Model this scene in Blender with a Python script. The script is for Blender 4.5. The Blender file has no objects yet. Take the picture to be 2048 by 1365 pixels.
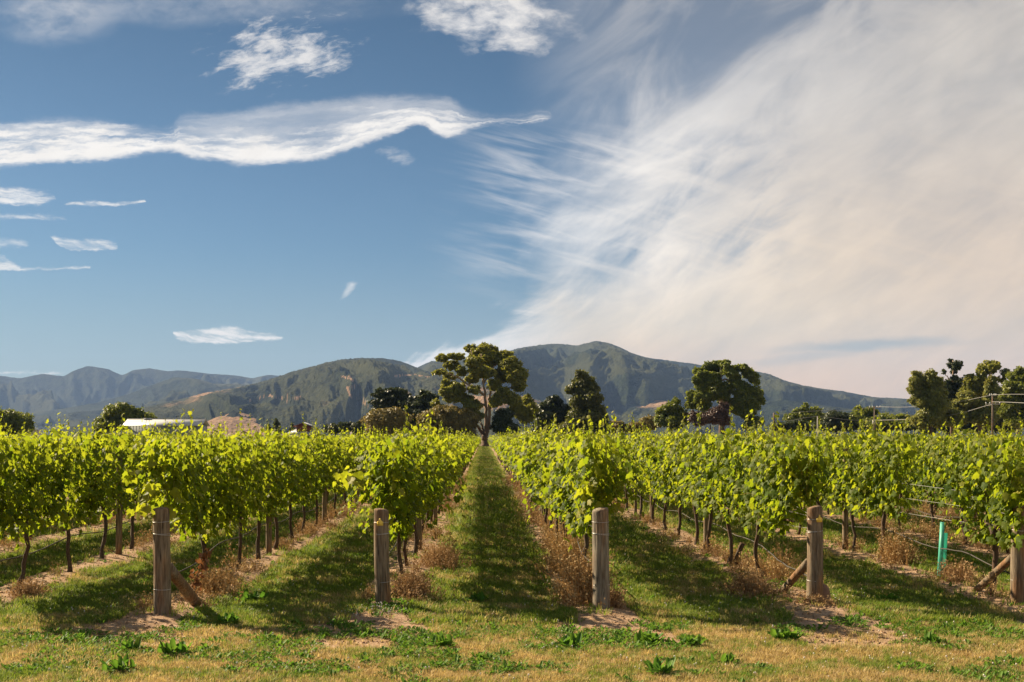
import bpy, math
import numpy as np
from mathutils import Vector, Matrix

R = np.random.default_rng(7)
SC = bpy.context.scene
COL = SC.collection
PI = math.pi

# ------------------------------------------------------------------ camera
F = 2478.0            # focal length in photo pixels (2048 wide)
VX, VY, H = 968.0, 874.0, 2.0
cam_d = bpy.data.cameras.new('camera'); cam = bpy.data.objects.new('camera', cam_d); COL.objects.link(cam)
cam.location = (0, 0, H); cam.rotation_euler = (PI/2, 0, 0)
cam_d.sensor_width = 36; cam_d.lens = 36*F/2048
cam_d.shift_x = (1024-VX)/2048; cam_d.shift_y = (VY-682.5)/2048
cam_d.clip_start = 0.1; cam_d.clip_end = 40000
SC.camera = cam

def P(px, py, D):
    """point seen at photo position (px, py) at distance D along +Y"""
    return ((px-VX)*D/F, D, H-(py-VY)*D/F)

# ------------------------------------------------------------------ node helper
class NT:
    def __init__(s, nt): s.nt = nt; s.L = nt.links
    def n(s, t, **kw):
        nd = s.nt.nodes.new(t)
        for k, v in kw.items(): setattr(nd, k, v)
        return nd
    def put(s, sock, v):
        if v is None: return
        if isinstance(v, bpy.types.NodeSocket): s.L.new(v, sock)
        elif isinstance(v, (tuple, list)):
            v = tuple(v)
            if sock.type == 'RGBA' and len(v) == 3: v = v+(1,)
            sock.default_value = v
        else: sock.default_value = v
    def m(s, op, a, b=None, c=None, clamp=False):
        nd = s.n('ShaderNodeMath', operation=op, use_clamp=clamp)
        s.put(nd.inputs[0], a); s.put(nd.inputs[1], b); s.put(nd.inputs[2], c)
        return nd.outputs[0]
    def add(s, a, b): return s.m('ADD', a, b)
    def sub(s, a, b): return s.m('SUBTRACT', a, b)
    def mul(s, a, b): return s.m('MULTIPLY', a, b)
    def ss(s, v, a, b, o0=0., o1=1.):
        nd = s.n('ShaderNodeMapRange', interpolation_type='SMOOTHSTEP')
        for i, x in enumerate((v, a, b, o0, o1)): s.put(nd.inputs[i], x)
        return nd.outputs[0]
    def lin(s, v, a, b, o0=0., o1=1.):
        nd = s.n('ShaderNodeMapRange')
        for i, x in enumerate((v, a, b, o0, o1)): s.put(nd.inputs[i], x)
        return nd.outputs[0]
    def mix(s, f, a, b, mode='MIX'):
        nd = s.n('ShaderNodeMix', data_type='RGBA', blend_type=mode)
        s.put(nd.inputs[0], f); s.put(nd.inputs[6], a); s.put(nd.inputs[7], b)
        return nd.outputs[2]
    def fmix(s, f, a, b):
        nd = s.n('ShaderNodeMix', data_type='FLOAT')
        s.put(nd.inputs[0], f); s.put(nd.inputs[2], a); s.put(nd.inputs[3], b)
        return nd.outputs[0]
    def noise(s, vec, scale=1., detail=4., rough=.5, dist=0., col=False):
        nd = s.n('ShaderNodeTexNoise')
        s.put(nd.inputs['Vector'], vec); s.put(nd.inputs['Scale'], scale); s.put(nd.inputs['Detail'], detail)
        s.put(nd.inputs['Roughness'], rough); s.put(nd.inputs['Distortion'], dist)
        return nd.outputs['Color' if col else 'Fac']
    def xyz(s, v):
        nd = s.n('ShaderNodeSeparateXYZ'); s.put(nd.inputs[0], v); return nd.outputs
    def vec(s, x, y, z=0.):
        nd = s.n('ShaderNodeCombineXYZ'); s.put(nd.inputs[0], x); s.put(nd.inputs[1], y); s.put(nd.inputs[2], z)
        return nd.outputs[0]
    def vscale(s, v, k):
        nd = s.n('ShaderNodeVectorMath', operation='MULTIPLY'); s.put(nd.inputs[0], v); s.put(nd.inputs[1], k)
        return nd.outputs[0]
    def curve(s, v, pts, x0, x1, y0, y1):
        """piecewise curve through pts (any units) -> value in the same units"""
        nd = s.n('ShaderNodeFloatCurve')
        s.put(nd.inputs['Value'], s.lin(v, x0, x1))
        c = nd.mapping.curves[0]
        q = [((x-x0)/(x1-x0), (y-y0)/(y1-y0)) for x, y in pts]
        if q[0][0] > 0: q = [(0, q[0][1])]+q
        if q[-1][0] < 1: q = q+[(1, q[-1][1])]
        c.points[0].location = q[0]; c.points[1].location = q[-1]
        for a in q[1:-1]: c.points.new(*a)
        for a in c.points: a.handle_type = 'AUTO_CLAMPED'
        nd.mapping.update()
        return s.lin(nd.outputs[0], 0., 1., y0, y1)
    def bump(s, h, strength=.5, dist=.01):
        nd = s.n('ShaderNodeBump'); s.put(nd.inputs['Height'], h)
        nd.inputs['Strength'].default_value = strength; nd.inputs['Distance'].default_value = dist
        return nd.outputs[0]

# ------------------------------------------------------------------ light, sky
SUN_EL = math.radians(33.5)
SUN_AZ = math.atan2(-0.83, 0.56)      # sun stands front-left (measured from +Y towards +X)
EXPOSURE = 1.36
sdir = Vector((math.sin(SUN_AZ)*math.cos(SUN_EL), math.cos(SUN_AZ)*math.cos(SUN_EL), math.sin(SUN_EL)))
sl = bpy.data.lights.new('sun', 'SUN'); sl.energy = 5.0; sl.angle = math.radians(0.55); sl.color = (1, .82, .57)
so = bpy.data.objects.new('sun', sl); COL.objects.link(so)
so.rotation_euler = sdir.to_track_quat('Z', 'Y').to_euler(); so.location = (-30, 20, 30)

world = bpy.data.worlds.new('World'); SC.world = world; world.use_nodes = True
w = NT(world.node_tree); world.node_tree.nodes.clear()
sky = w.n('ShaderNodeTexSky', sky_type='NISHITA'); sky.sun_disc = False
sky.sun_elevation = SUN_EL; sky.sun_rotation = SUN_AZ; sky.altitude = 0; sky.air_density = 1.0; sky.dust_density = .6; sky.ozone_density = 1.6
tc = w.n('ShaderNodeTexCoord')
dx, dy, dz = w.xyz(tc.outputs['Generated'])
front = w.ss(dy, .12, .35)                        # clouds charted in azimuth/height in front, free clouds elsewhere
dyc = w.m('MAXIMUM', dy, .12)
S = w.add(w.mul(w.m('DIVIDE', dx, dyc), F), VX)    # direction charts in units of the photograph
T = w.sub(VY, w.mul(w.m('DIVIDE', dz, dyc), F))
def warp(scale, amp, seed):
    n1 = w.noise(w.vec(w.mul(S, scale), w.mul(T, scale*2.2), seed), 1, 5, .55)
    return w.mul(w.sub(n1, .5), amp)
wA = warp(.006, 60, 1.3); wB = warp(.02, 22, 4.7)
Sw = w.add(S, w.add(wA, wB)); Tw = w.add(T, w.mul(w.add(warp(.005, 40, 9.1), warp(.022, 22, 2.2)), .7))
streak = w.noise(w.vec(w.mul(Sw, .011), w.mul(w.sub(Tw, w.mul(Sw, .12)), .075), .3), 1, 6, .65)
def band(up, lo, su=8, sl_=8, S_=None, T_=None):
    S_ = S_ or Sw; T_ = T_ or Tw
    u = w.curve(S_, up, -400, 2500, -50, 1000); l = w.curve(S_, lo, -400, 2500, -50, 1000)
    a = w.ss(w.sub(T_, u), -su, su); b = w.ss(w.sub(l, T_), -sl_*.5, sl_)
    rel = w.m('DIVIDE', w.sub(T_, u), w.m('MAXIMUM', w.sub(l, u), 4.), clamp=True)
    return w.mul(a, b), rel
Tm = w.add(T, w.add(warp(.008, 10, 3.1), w.add(warp(.035, 13, 5.), warp(.09, 8, 6.)))); Sm = w.add(S, w.add(warp(.008, 14, 7.), warp(.03, 16, 2.)))
mb, rel = band([(-400, 215), (0, 246), (100, 240), (252, 248), (340, 256), (364, 232), (430, 230), (483, 222), (590, 208), (752, 198), (890, 195), (935, 220), (967, 232), (1040, 228), (1085, 219), (1104, 227), (1130, 260)],
               [(-400, 350), (0, 336), (107, 328), (204, 325), (290, 308), (335, 302), (356, 306), (374, 315), (430, 323), (483, 331), (590, 325), (644, 317), (698, 301), (805, 263), (843, 252), (886, 277), (924, 268), (967, 252), (1047, 249), (1100, 242), (1125, 200)],
               19, 15, Sm, Tm)
fib = w.noise(w.vec(w.mul(Sm, .0045), w.add(w.mul(rel, 2.2), w.mul(T, .004)), .9), 1, 5, .6)
fib2 = w.noise(w.vec(w.mul(Sm, .012), w.add(w.mul(rel, 7.), w.mul(Tm, .01)), 4.9), 1, 4, .6)
fq = w.add(w.mul(w.sub(fib, .5), 1.5), w.mul(w.sub(fib2, .5), 1.3))
lobe2 = w.ss(S, 330, 420)
core = w.ss(w.add(w.add(rel, w.mul(lobe2, -.30)), w.mul(fq, 1.25)), .0, .78)
thin_top = w.mul(lobe2, w.ss(S, 1000, 860)); core_lo = w.add(w.fmix(thin_top, .10, .24), w.ss(fib, .3, .7, 0., .30))
edge_r = w.mul(mb, w.ss(w.add(w.mul(mb, .8), w.mul(fq, .7)), .0, .62))
band_main = w.mul(edge_r, w.fmix(core, core_lo, .97))
def thin(up, lo, su, sl_, k=1.):
    b, r = band(up, lo, su, sl_, Sm, Tm)
    return w.mul(w.mul(b, w.mul(w.ss(w.add(w.mul(b, .7), w.mul(w.sub(streak, .5), 2.6)), -.1, .95), w.ss(streak, .30, .62, .35, 1.))), k)
parts = [band_main]
parts.append(thin([(-400, 360), (0, 376), (60, 380), (112, 392), (122, 420)], [(-400, 415), (0, 413), (80, 409), (115, 396), (122, 380)], 8, 7, .85))
parts.append(thin([(90, 440), (130, 407), (200, 404), (260, 403), (297, 400), (304, 440)], [(90, 380), (130, 413), (200, 415), (260, 411), (297, 403), (304, 380)], 4, 4, .85))
parts.append(thin([(-400, 420), (0, 430), (60, 430), (130, 438), (150, 470)], [(-400, 445), (0, 441), (60, 441), (130, 443), (150, 400)], 6, 6, .6))
parts.append(thin([(90, 510), (100, 473), (150, 478), (205, 480), (240, 492), (250, 520)], [(90, 450), (100, 476), (150, 503), (205, 502), (240, 497), (250, 470)], 6, 4, .8))
parts.append(thin([(-400, 470), (0, 478), (60, 484), (75, 510)], [(-400, 500), (0, 498), (60, 494), (75, 450)], 9, 9, .5))
parts.append(thin([(-400, 505), (0, 512), (22, 522), (40, 534), (180, 535), (200, 560)], [(-400, 545), (0, 540), (40, 540), (180, 539), (200, 500)], 4, 3, .75))
parts.append(thin([(335, 700), (345, 665), (400, 657), (455, 653), (510, 664), (570, 677), (590, 720)], [(335, 640), (345, 671), (380, 686), (440, 689), (510, 684), (570, 679), (590, 640)], 4, 5, 1.))
parts.append(thin([(-400, 735), (0, 743), (130, 745), (150, 770)], [(-400, 755), (0, 749), (130, 748), (150, 720)], 3, 3, .9))
def blob(cx, cy, rx, ry, ang=0, inner=.3):
    ca, sa = math.cos(ang), math.sin(ang)
    ds = w.sub(Sw, cx); dt = w.sub(Tw, cy)
    u = w.mul(w.add(w.mul(ds, ca), w.mul(dt, sa)), 1/rx); v = w.mul(w.sub(w.mul(dt, ca), w.mul(ds, sa)), 1/ry)
    d = w.m('SQRT', w.add(w.mul(u, u), w.mul(v, v)))
    return w.ss(d, inner, 1.15, 1., 0.)
puff = w.noise(w.vec(w.mul(Sw, .019), w.mul(w.add(Tw, w.mul(Sw, .22)), .052), 3.3), 1, 6, .62)
puff2 = w.noise(w.vec(w.mul(Sw, .012), w.mul(Tw, .022), 8.3), 1, 6, .62)
parts.append(w.mul(w.ss(w.add(puff, w.mul(w.sub(blob(690, 578, 42, 17, -.8, .0), 1.), .4)), .28, .62, 0., .6), w.ss(blob(690, 578, 42, 17, -.8, .0), .0, .35)))
parts.append(w.mul(w.ss(w.add(puff, w.mul(w.sub(blob(560, 104, 205, 95, -.18, .1), 1.), .30)), .30, .64, 0., .75), w.ss(blob(560, 104, 205, 95, -.18, .1), .0, .35)))
parts.append(w.mul(w.ss(w.add(puff2, w.mul(w.sub(blob(985, 22, 230, 120, .18, .1), 1.), .42)), .22, .60, 0., .85), w.ss(blob(985, 22, 230, 120, .18, .1), .0, .35)))
parts.append(w.mul(blob(100, 35, 130, 60, .0), w.ss(puff2, .3, .7, .05, .35)))
parts.append(w.mul(w.ss(w.add(puff, w.mul(w.sub(blob(800, 318, 60, 32, .2, .0), 1.), .4)), .30, .62, 0., .4), w.ss(blob(800, 318, 60, 32, .2, .0), .0, .35)))
parts.append(w.mul(blob(420, 10, 420, 45, .0), w.ss(puff2, .3, .7, .05, .25)))
# the great sheet on the right: edge position as a function of height
A = math.radians(-33)
r1 = w.add(w.mul(S, math.cos(A)), w.mul(T, math.sin(A))); r2 = w.sub(w.mul(T, math.cos(A)), w.mul(S, math.sin(A)))
nb = w.noise(w.vec(w.mul(r1, .0032), w.mul(r2, .0070), 5.5), 1, 7, .58, .5)
nf = w.noise(w.vec(w.mul(r1, .008), w.mul(r2, .022), 1.5), 1, 6, .62, .8)
nh = w.noise(w.vec(w.mul(Sw, .004), w.mul(Tw, .035), 6.6), 1, 5, .6)
edge = w.curve(T, [(-50, 1730), (0, 1660), (60, 1540), (120, 1430), (200, 1320), (280, 1190), (360, 1090), (430, 1060), (520, 1075), (590, 1065), (640, 1010), (680, 930), (720, 840), (760, 760), (1000, 600)], -50, 1000, 0, 2200)
soft = w.curve(T, [(-50, 300), (200, 260), (350, 210), (560, 95), (650, 42), (720, 25), (1000, 20)], -50, 1000, 0, 300)
ed = w.sub(w.add(S, w.add(w.mul(w.sub(nb, .5), 420), w.mul(w.sub(nh, .5), 120))), edge)
edn = w.m('DIVIDE', ed, soft)
sheet = w.ss(edn, -.6, 1.5)
dens = w.add(w.ss(T, -60, 260, .58, .80), w.add(w.mul(w.sub(nb, .5), 1.25), w.mul(w.sub(nf, .5), .45)))
far_in = w.ss(w.sub(S, edge), 150, 600)
dens = w.fmix(w.mul(far_in, .6), dens, .93)
holes = w.mul(w.mul(w.ss(S, 1120, 1250), w.ss(S, 1700, 1450)), w.mul(w.ss(T, 200, 300), w.ss(T, 600, 480)))
dens = w.sub(dens, w.mul(holes, w.ss(w.noise(w.vec(w.mul(r1, .0045), w.mul(r2, .013), 9.5), 1, 5, .6, .6), .42, .74, 0., .6)))
sheet = w.mul(sheet, w.m('MINIMUM', w.m('MAXIMUM', dens, .0), .97))
slit = w.mul(blob(1740, 692, 230, 17, -.05, .1), .62); slit = w.m('MAXIMUM', slit, w.mul(blob(1620, 715, 200, 14, -.12, .0), .35))
sheet = w.mul(sheet, w.sub(1., slit))
parts.append(sheet)
vl = w.mul(w.mul(w.ss(S, 1000, 1350), w.ss(T, 420, 200)), w.ss(nb, .38, .62, .22, .62))
parts.append(vl)
fan = w.noise(w.vec(w.mul(w.add(S, w.mul(T, -.5)), .004), w.mul(w.sub(T, w.mul(S, .25)), .03), 2.2), 1, 5, .55, .4)
parts.append(w.mul(w.mul(w.mul(w.ss(S, 820, 1080), w.ss(T, 230, 300)), w.ss(T, 620, 520)), w.ss(fan, .44, .74, .0, .50)))
m_ = None
for p in parts:
    q = w.sub(1., w.m('MULTIPLY', p, 1., clamp=True))
    m_ = q if m_ is None else w.mul(m_, q)
mask_front = w.sub(1., m_)
# everywhere else: cirrus sheets on a flat layer high above
up = w.m('MAXIMUM', dz, .06)
cxy = w.vec(w.m('DIVIDE', dx, up), w.m('DIVIDE', dy, up), 0.)
gen = w.ss(w.noise(w.vscale(cxy, (.5, .9, 1)), 1, 5, .6, .4), .45, .72, 0., .7)
gen = w.m('MAXIMUM', gen, w.mul(w.ss(dx, .2, .5), w.ss(w.noise(cxy, .8, 5, .6), .2, .6, .5, .9)))
mask = w.fmix(front, gen, mask_front)
# cloud colour: neutral white high and left, cream low in the west, warm grey to the right edge
ww = w.ss(T, 150, 640)
cc = w.mix(ww, (.64, .61, .58), (.93, .75, .54))
white = w.m('MAXIMUM', w.ss(S, 1250, 950), w.mul(w.ss(S, 1700, 1050), w.mul(w.ss(T, 720, 480), w.ss(T, 80, 300))))
cc = w.mix(white, cc, (.98, .93, .87))
cc = w.mix(w.mul(w.ss(S, 1350, 2050), .75), cc, w.mix(ww, (.58, .52, .45), (.80, .60, .42)))
cc = w.mix(w.mul(w.ss(T, 640, 790), w.ss(S, 900, 1200)), cc, (.92, .62, .40))
cc = w.mix(w.mul(w.sub(1., front), 1.), cc, (.62, .58, .54))
thick = w.add(.80, w.mul(w.add(w.mul(nb, .5), w.mul(nf, .5)), .42))
cc = w.vscale(cc, w.vec(thick, thick, thick))
bg1 = w.n('ShaderNodeBackground'); tint = w.mix(w.ss(dz, .16, .0, 0., .55), w.mix(w.ss(dz, .12, .38), w.vscale(sky.outputs[0], (.30, .425, .51)), w.vscale(sky.outputs[0], (.205, .305, .365))), (3.7, 4.2, 4.4)); w.put(bg1.inputs[0], tint); bg1.inputs[1].default_value = .05
bg2 = w.n('ShaderNodeBackground'); w.put(bg2.inputs[0], cc); bg2.inputs[1].default_value = .41
mx = w.n('ShaderNodeMixShader'); w.put(mx.inputs[0], mask); w.L.new(bg1.outputs[0], mx.inputs[1]); w.L.new(bg2.outputs[0], mx.inputs[2])
wo = w.n('ShaderNodeOutputWorld'); w.L.new(mx.outputs[0], wo.inputs[0])
world.cycles.sampling_method = 'MANUAL'; world.cycles.sample_map_resolution = 512

vs = SC.view_settings; vs.view_transform = 'Standard'; vs.look = 'None'; vs.exposure = EXPOSURE; vs.gamma = 1; vs.use_curve_mapping = False
cy = SC.cycles
cy.max_bounces = 6; cy.diffuse_bounces = 4; cy.glossy_bounces = 2; cy.transmission_bounces = 4; cy.volume_bounces = 0; cy.transparent_max_bounces = 6
cy.use_denoising = True
cy.sample_clamp_indirect = 4

# ------------------------------------------------------------------ numpy noise
def _h(ix, iy, seed):
    n = (ix.astype(np.int64)*374761393 + iy.astype(np.int64)*668265263 + seed*1274126177) & 0x7fffffff
    n = ((n ^ (n >> 13))*1274126177) & 0x7fffffff
    n = ((n ^ (n >> 16))*668265263) & 0x7fffffff
    return (n & 0xffff)/65535.
def vnoise(x, y, seed=0):
    x = np.asarray(x, float); y = np.asarray(y, float); x, y = np.broadcast_arrays(x, y)
    ix = np.floor(x); iy = np.floor(y); fx = x-ix; fy = y-iy
    fx = fx*fx*fx*(fx*(fx*6-15)+10); fy = fy*fy*fy*(fy*(fy*6-15)+10)
    a = _h(ix, iy, seed); b = _h(ix+1, iy, seed); c = _h(ix, iy+1, seed); d = _h(ix+1, iy+1, seed)
    return (a*(1-fx)+b*fx)*(1-fy)+(c*(1-fx)+d*fx)*fy
def fbm(x, y, oct=4, seed=0, gain=.5, ridged=False):
    s = 0; a = 1; t = 0
    for o in range(oct):
        v = vnoise(x*2**o+o*17.3, y*2**o-o*9.1, seed+o)
        if ridged: v = 1-abs(2*v-1)
        s = s+a*v; t += a; a *= gain
    return s/t

# ------------------------------------------------------------------ mesh helpers
def tris_mesh(name, V, T_, mats=(), midx=None, tint=None, smooth=False):
    V = np.asarray(V, np.float32); T_ = np.asarray(T_, np.int32); k = T_.shape[1]
    me = bpy.data.meshes.new(name)
    me.vertices.add(len(V)); me.vertices.foreach_set('co', V.ravel())
    me.loops.add(T_.size); me.loops.foreach_set('vertex_index', T_.ravel())
    me.polygons.add(len(T_)); me.polygons.foreach_set('loop_start', np.arange(0, T_.size, k, dtype=np.int32))
    me.polygons.foreach_set('loop_total', np.full(len(T_), k, np.int32))
    if midx is not None: me.polygons.foreach_set('material_index', np.asarray(midx, np.int32))
    if smooth: me.polygons.foreach_set('use_smooth', np.ones(len(T_), bool))
    me.update(calc_edges=True)
    if tint is not None:
        a = me.attributes.new('tint', 'FLOAT_COLOR', 'POINT')
        t4 = np.zeros((len(V), 4), np.float32); t4[:, :tint.shape[1]] = tint; t4[:, 3] = 1
        a.data.foreach_set('color', t4.ravel())
    for m in mats: me.materials.append(m)
    return me
def tag(o, label=None, cat=None, group=None, kind=None):
    if label: o['label'] = label
    if cat: o['category'] = cat
    if group: o['group'] = group
    if kind: o['kind'] = kind
    return o
def ob(name, me, parent=None, loc=None, rot=None, **kw):
    o = bpy.data.objects.new(name, me); COL.objects.link(o)
    if parent: o.parent = parent
    if loc is not None: o.location = loc
    if rot is not None: o.rotation_euler = rot
    return tag(o, **kw)
def empty(name, loc=(0, 0, 0), rot=(0, 0, 0), **kw):
    o = ob(name, None, None, loc, rot, **kw); o.empty_display_size = .2
    return o
class MB:
    def __init__(s): s.V = []; s.T = []; s.n = 0; s.tint = []
    def add(s, V, T_, tint=None):
        V = np.asarray(V, float); s.V.append(V); s.T.append(np.asarray(T_)+s.n); s.n += len(V)
        s.tint.append(np.zeros((len(V), 3)) if tint is None else np.broadcast_to(tint, (len(V), 3)))
    def tube(s, pts, rad, k=6, cap=True, tint=None, jit=0.):
        pts = np.asarray(pts, float); n = len(pts)
        rad = np.broadcast_to(np.asarray(rad, float), (n,))
        tg = np.gradient(pts, axis=0); tg /= np.linalg.norm(tg, axis=1, keepdims=True)+1e-9
        ref = np.array([0, 0, 1.]) if abs(tg[:, 2]).mean() < .8 else np.array([1., 0, 0])
        a = np.cross(tg, ref); a /= np.linalg.norm(a, axis=1, keepdims=True)+1e-9; b = np.cross(tg, a)
        th = np.arange(k)/k*2*PI
        rr = rad[:, None]*(1+jit*(R.random((n, k))-.5)) if jit else rad[:, None]*np.ones(k)
        V = pts[:, None]+rr[..., None]*(a[:, None]*np.cos(th)[:, None]+b[:, None]*np.sin(th)[:, None])
        V = V.reshape(-1, 3); q = []
        for i in range(n-1):
            for j in range(k):
                A0 = i*k+j; B0 = i*k+(j+1) % k; q += [(A0, B0, B0+k), (A0, B0+k, A0+k)]
        if cap:
            V = np.vstack([V, pts[0], pts[-1]])
            for j in range(k):
                q += [(n*k, (j+1) % k, j), (n*k+1, (n-1)*k+j, (n-1)*k+(j+1) % k)]
        s.add(V, q, tint)
    def box(s, c, d, rot=None):
        c = np.asarray(c, float); d = np.asarray(d, float)/2
        V = np.array([(x, y, z) for z in (-1, 1) for y in (-1, 1) for x in (-1, 1)])*d
        if rot is not None: V = V@np.array(Matrix.Rotation(rot, 3, 'Z')).T
        q = [(0, 2, 3), (0, 3, 1), (4, 5, 7), (4, 7, 6), (0, 1, 5), (0, 5, 4), (2, 6, 7), (2, 7, 3), (0, 4, 6), (0, 6, 2), (1, 3, 7), (1, 7, 5)]
        s.add(V+c, q)
    def prism(s, poly, y0, y1):
        """poly in XZ extruded from y0 to y1"""
        n = len(poly); V = [(x, y0, z) for x, z in poly]+[(x, y1, z) for x, z in poly]
        q = [(0, i, i+1) for i in range(1, n-1)]+[(n, n+i+1, n+i) for i in range(1, n-1)]
        for i in range(n): j = (i+1) % n; q += [(i, n+i, n+j), (i, n+j, j)]
        s.add(V, q)
    def mesh(s, name, mat, smooth=False):
        return tris_mesh(name, np.vstack(s.V), np.vstack(s.T), [mat], tint=np.vstack(s.tint), smooth=smooth)
def rand_unit(n):
    v = R.normal(size=(n, 3)); return v/np.linalg.norm(v, axis=1, keepdims=True)
def leaves(tmplV, tmplT, pos, nrm, tip, size):
    """instances of a leaf template: local z->nrm, local y->tip"""
    nrm = nrm/np.linalg.norm(nrm, axis=1, keepdims=True)
    tip = tip-nrm*(tip*nrm).sum(1, keepdims=True); tip /= np.linalg.norm(tip, axis=1, keepdims=True)+1e-9
    sx = np.cross(tip, nrm)
    M = np.stack([sx, tip, nrm], axis=1)                  # rows = axes
    V = np.einsum('vk,nkc->nvc', tmplV, M)*size[:, None, None]+pos[:, None]
    n, k = len(pos), len(tmplV)
    T_ = tmplT[None]+(np.arange(n)*k)[:, None, None]
    return V.reshape(-1, 3), T_.reshape(-1, tmplT.shape[1])

# ------------------------------------------------------------------ materials
def new_mat(name):
    m = bpy.data.materials.new(name); m.use_nodes = True; m.node_tree.nodes.clear()
    return m, NT(m.node_tree)
def finish(g, shader):
    o = g.n('ShaderNodeOutputMaterial'); g.L.new(shader, o.inputs[0])
def principled(g, col, rough=.8, spec=.3, normal=None, metal=0.):
    p = g.n('ShaderNodeBsdfPrincipled'); g.put(p.inputs['Base Color'], col); g.put(p.inputs['Roughness'], rough)
    p.inputs['Specular IOR Level'].default_value = spec; p.inputs['Metallic'].default_value = metal
    if normal is not None: g.put(p.inputs['Normal'], normal)
    return p.outputs[0]
def leafy(name, c0, c1, cy_, t0, t1, trans=.45, rough=.5, spec=.35, noise_sc=None):
    m, g = new_mat(name)
    at = g.n('ShaderNodeAttribute', attribute_name='tint'); r, y, b = g.xyz(at.outputs['Color'])
    oi = g.n('ShaderNodeObjectInfo'); rnd = g.add(g.mul(r, .8), g.mul(oi.outputs['Random'], .2))
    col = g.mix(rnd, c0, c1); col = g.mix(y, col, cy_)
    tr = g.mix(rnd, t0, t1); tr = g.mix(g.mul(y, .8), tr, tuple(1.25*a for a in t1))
    if noise_sc:
        ge = g.n('ShaderNodeNewGeometry'); nn = g.noise(ge.outputs['Position'], noise_sc, 3)
        col = g.mix(g.ss(nn, .35, .65), g.vscale(col, (.72, .78, .75)), col)
    p = principled(g, col, rough, spec)
    t = g.n('ShaderNodeBsdfTranslucent'); g.put(t.inputs[0], tr)
    mx = g.n('ShaderNodeMixShader'); mx.inputs[0].default_value = trans
    g.L.new(p, mx.inputs[1]); g.L.new(t.outputs[0], mx.inputs[2]); finish(g, mx.outputs[0])
    return m
M = {}
M['vine'] = leafy('vine_leaf', (.042, .09, .008), (.13, .168, .012), (.35, .32, .06), (.18, .28, .009), (.42, .45, .019), .52, .55, .14)
M['gum'] = leafy('gum_leaf', (.06, .09, .014), (.25, .25, .04), (.36, .31, .06), (.18, .20, .02), (.44, .42, .05), .38)
M['dark_tree'] = leafy('dark_tree_leaf', (.022, .040, .014), (.055, .07, .02), (.07, .08, .02), (.04, .06, .012), (.08, .09, .02), .25)
M['green_tree'] = leafy('green_tree_leaf', (.05, .085, .012), (.19, .215, .03), (.28, .28, .04), (.13, .18, .02), (.34, .36, .04), .36)
M['olive_tree'] = leafy('olive_tree_leaf', (.13, .12, .03), (.27, .22, .06), (.26, .18, .06), (.18, .14, .04), (.30, .22, .05), .35)
M['gum_dark'] = leafy('dark_gum_leaf', (.035, .055, .012), (.13, .135, .025), (.2, .18, .04), (.09, .11, .015), (.22, .22, .03), .33)
M['willow'] = leafy('willow_leaf', (.12, .15, .025), (.27, .29, .055), (.24, .20, .05), (.17, .16, .03), (.30, .27, .06), .38)
M['brown_shrub'] = leafy('brown_twigs', (.06, .032, .022), (.13, .075, .055), (.16, .1, .07), (.06, .03, .02), (.10, .06, .04), .1)
M['dead_leaf'] = leafy('dead_leaf', (.14, .055, .025), (.25, .11, .045), (.3, .17, .07), (.2, .08, .03), (.28, .12, .04), .3)

def wood(name, c0, c1, sc=1., grain=(14, 14, 1.2), crack=.6, base_dark=False):
    m, g = new_mat(name)
    t = g.n('ShaderNodeTexCoord'); v = g.vscale(t.outputs['Object'], grain)
    n1 = g.noise(v, 3*sc, 6, .65); n2 = g.noise(g.vscale(t.outputs['Object'], (3, 3, .9)), 2, 3)
    n3 = g.noise(g.vscale(t.outputs['Object'], (30, 30, 1.6)), 1.4, 4, .6)
    cr = g.ss(n3, .60, .68)
    col = g.mix(g.ss(n1, .3, .7), c0, c1)
    col = g.mix(g.ss(n2, .42, .68), col, g.vscale(col, (1.15, .80, .58)))
    col = g.mix(g.mul(cr, crack), col, (.03, .02, .014))
    if base_dark: col = g.mix(g.mul(g.ss(g.xyz(t.outputs['Object'])[2], 9., 3.), .85), col, (.10, .065, .045))
    h = g.sub(n1, g.mul(cr, 1.2))
    finish(g, principled(g, col, .85, .2, g.bump(h, .9, .006)))
    return m
M['post'] = wood('weathered_post_wood', (.095, .07, .048), (.28, .22, .15), crack=.9)
M['post_grey'] = wood('grey_post_wood', (.11, .092, .07), (.30, .26, .20), crack=.9)
M['bark'] = wood('vine_bark', (.05, .034, .024), (.13, .095, .07), 1.5, (40, 40, 8), .4)
M['shoot'] = wood('green_shoot', (.13, .15, .03), (.24, .22, .06), 1, (20, 20, 3), 0)
M['gum_bark'] = wood('pale_gum_bark', (.26, .19, .14), (.46, .38, .31), .12, (2, 2, .5), .15, True)
M['dark_bark'] = wood('dark_bark', (.05, .035, .025), (.11, .08, .06), .2, (2, 2, .5), .2)
def plain(name, c, rough=.6, spec=.4, metal=0., nsc=8., var=.25):
    m, g = new_mat(name); t = g.n('ShaderNodeTexCoord'); nn = g.noise(t.outputs['Object'], nsc, 4)
    col = g.mix(nn, tuple(a*(1-var) for a in c), tuple(min(1, a*(1+var)) for a in c))
    finish(g, principled(g, col, rough, spec, g.bump(nn, .15, .003), metal)); return m
M['wire'] = plain('galvanised_wire', (.45, .44, .42), .4, .6, .6)
M['hose'] = plain('dusty_hose', (.05, .043, .036), .6, .3)
M['tag'] = plain('yellow_plastic', (.80, .58, .10), .5, .4)
M['teal'] = None
m, g = new_mat('teal_plastic'); pr = principled(g, (.14, .56, .44), .4, .4); tl = g.n('ShaderNodeBsdfTranslucent'); g.put(tl.inputs[0], (.18, .66, .52))
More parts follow.
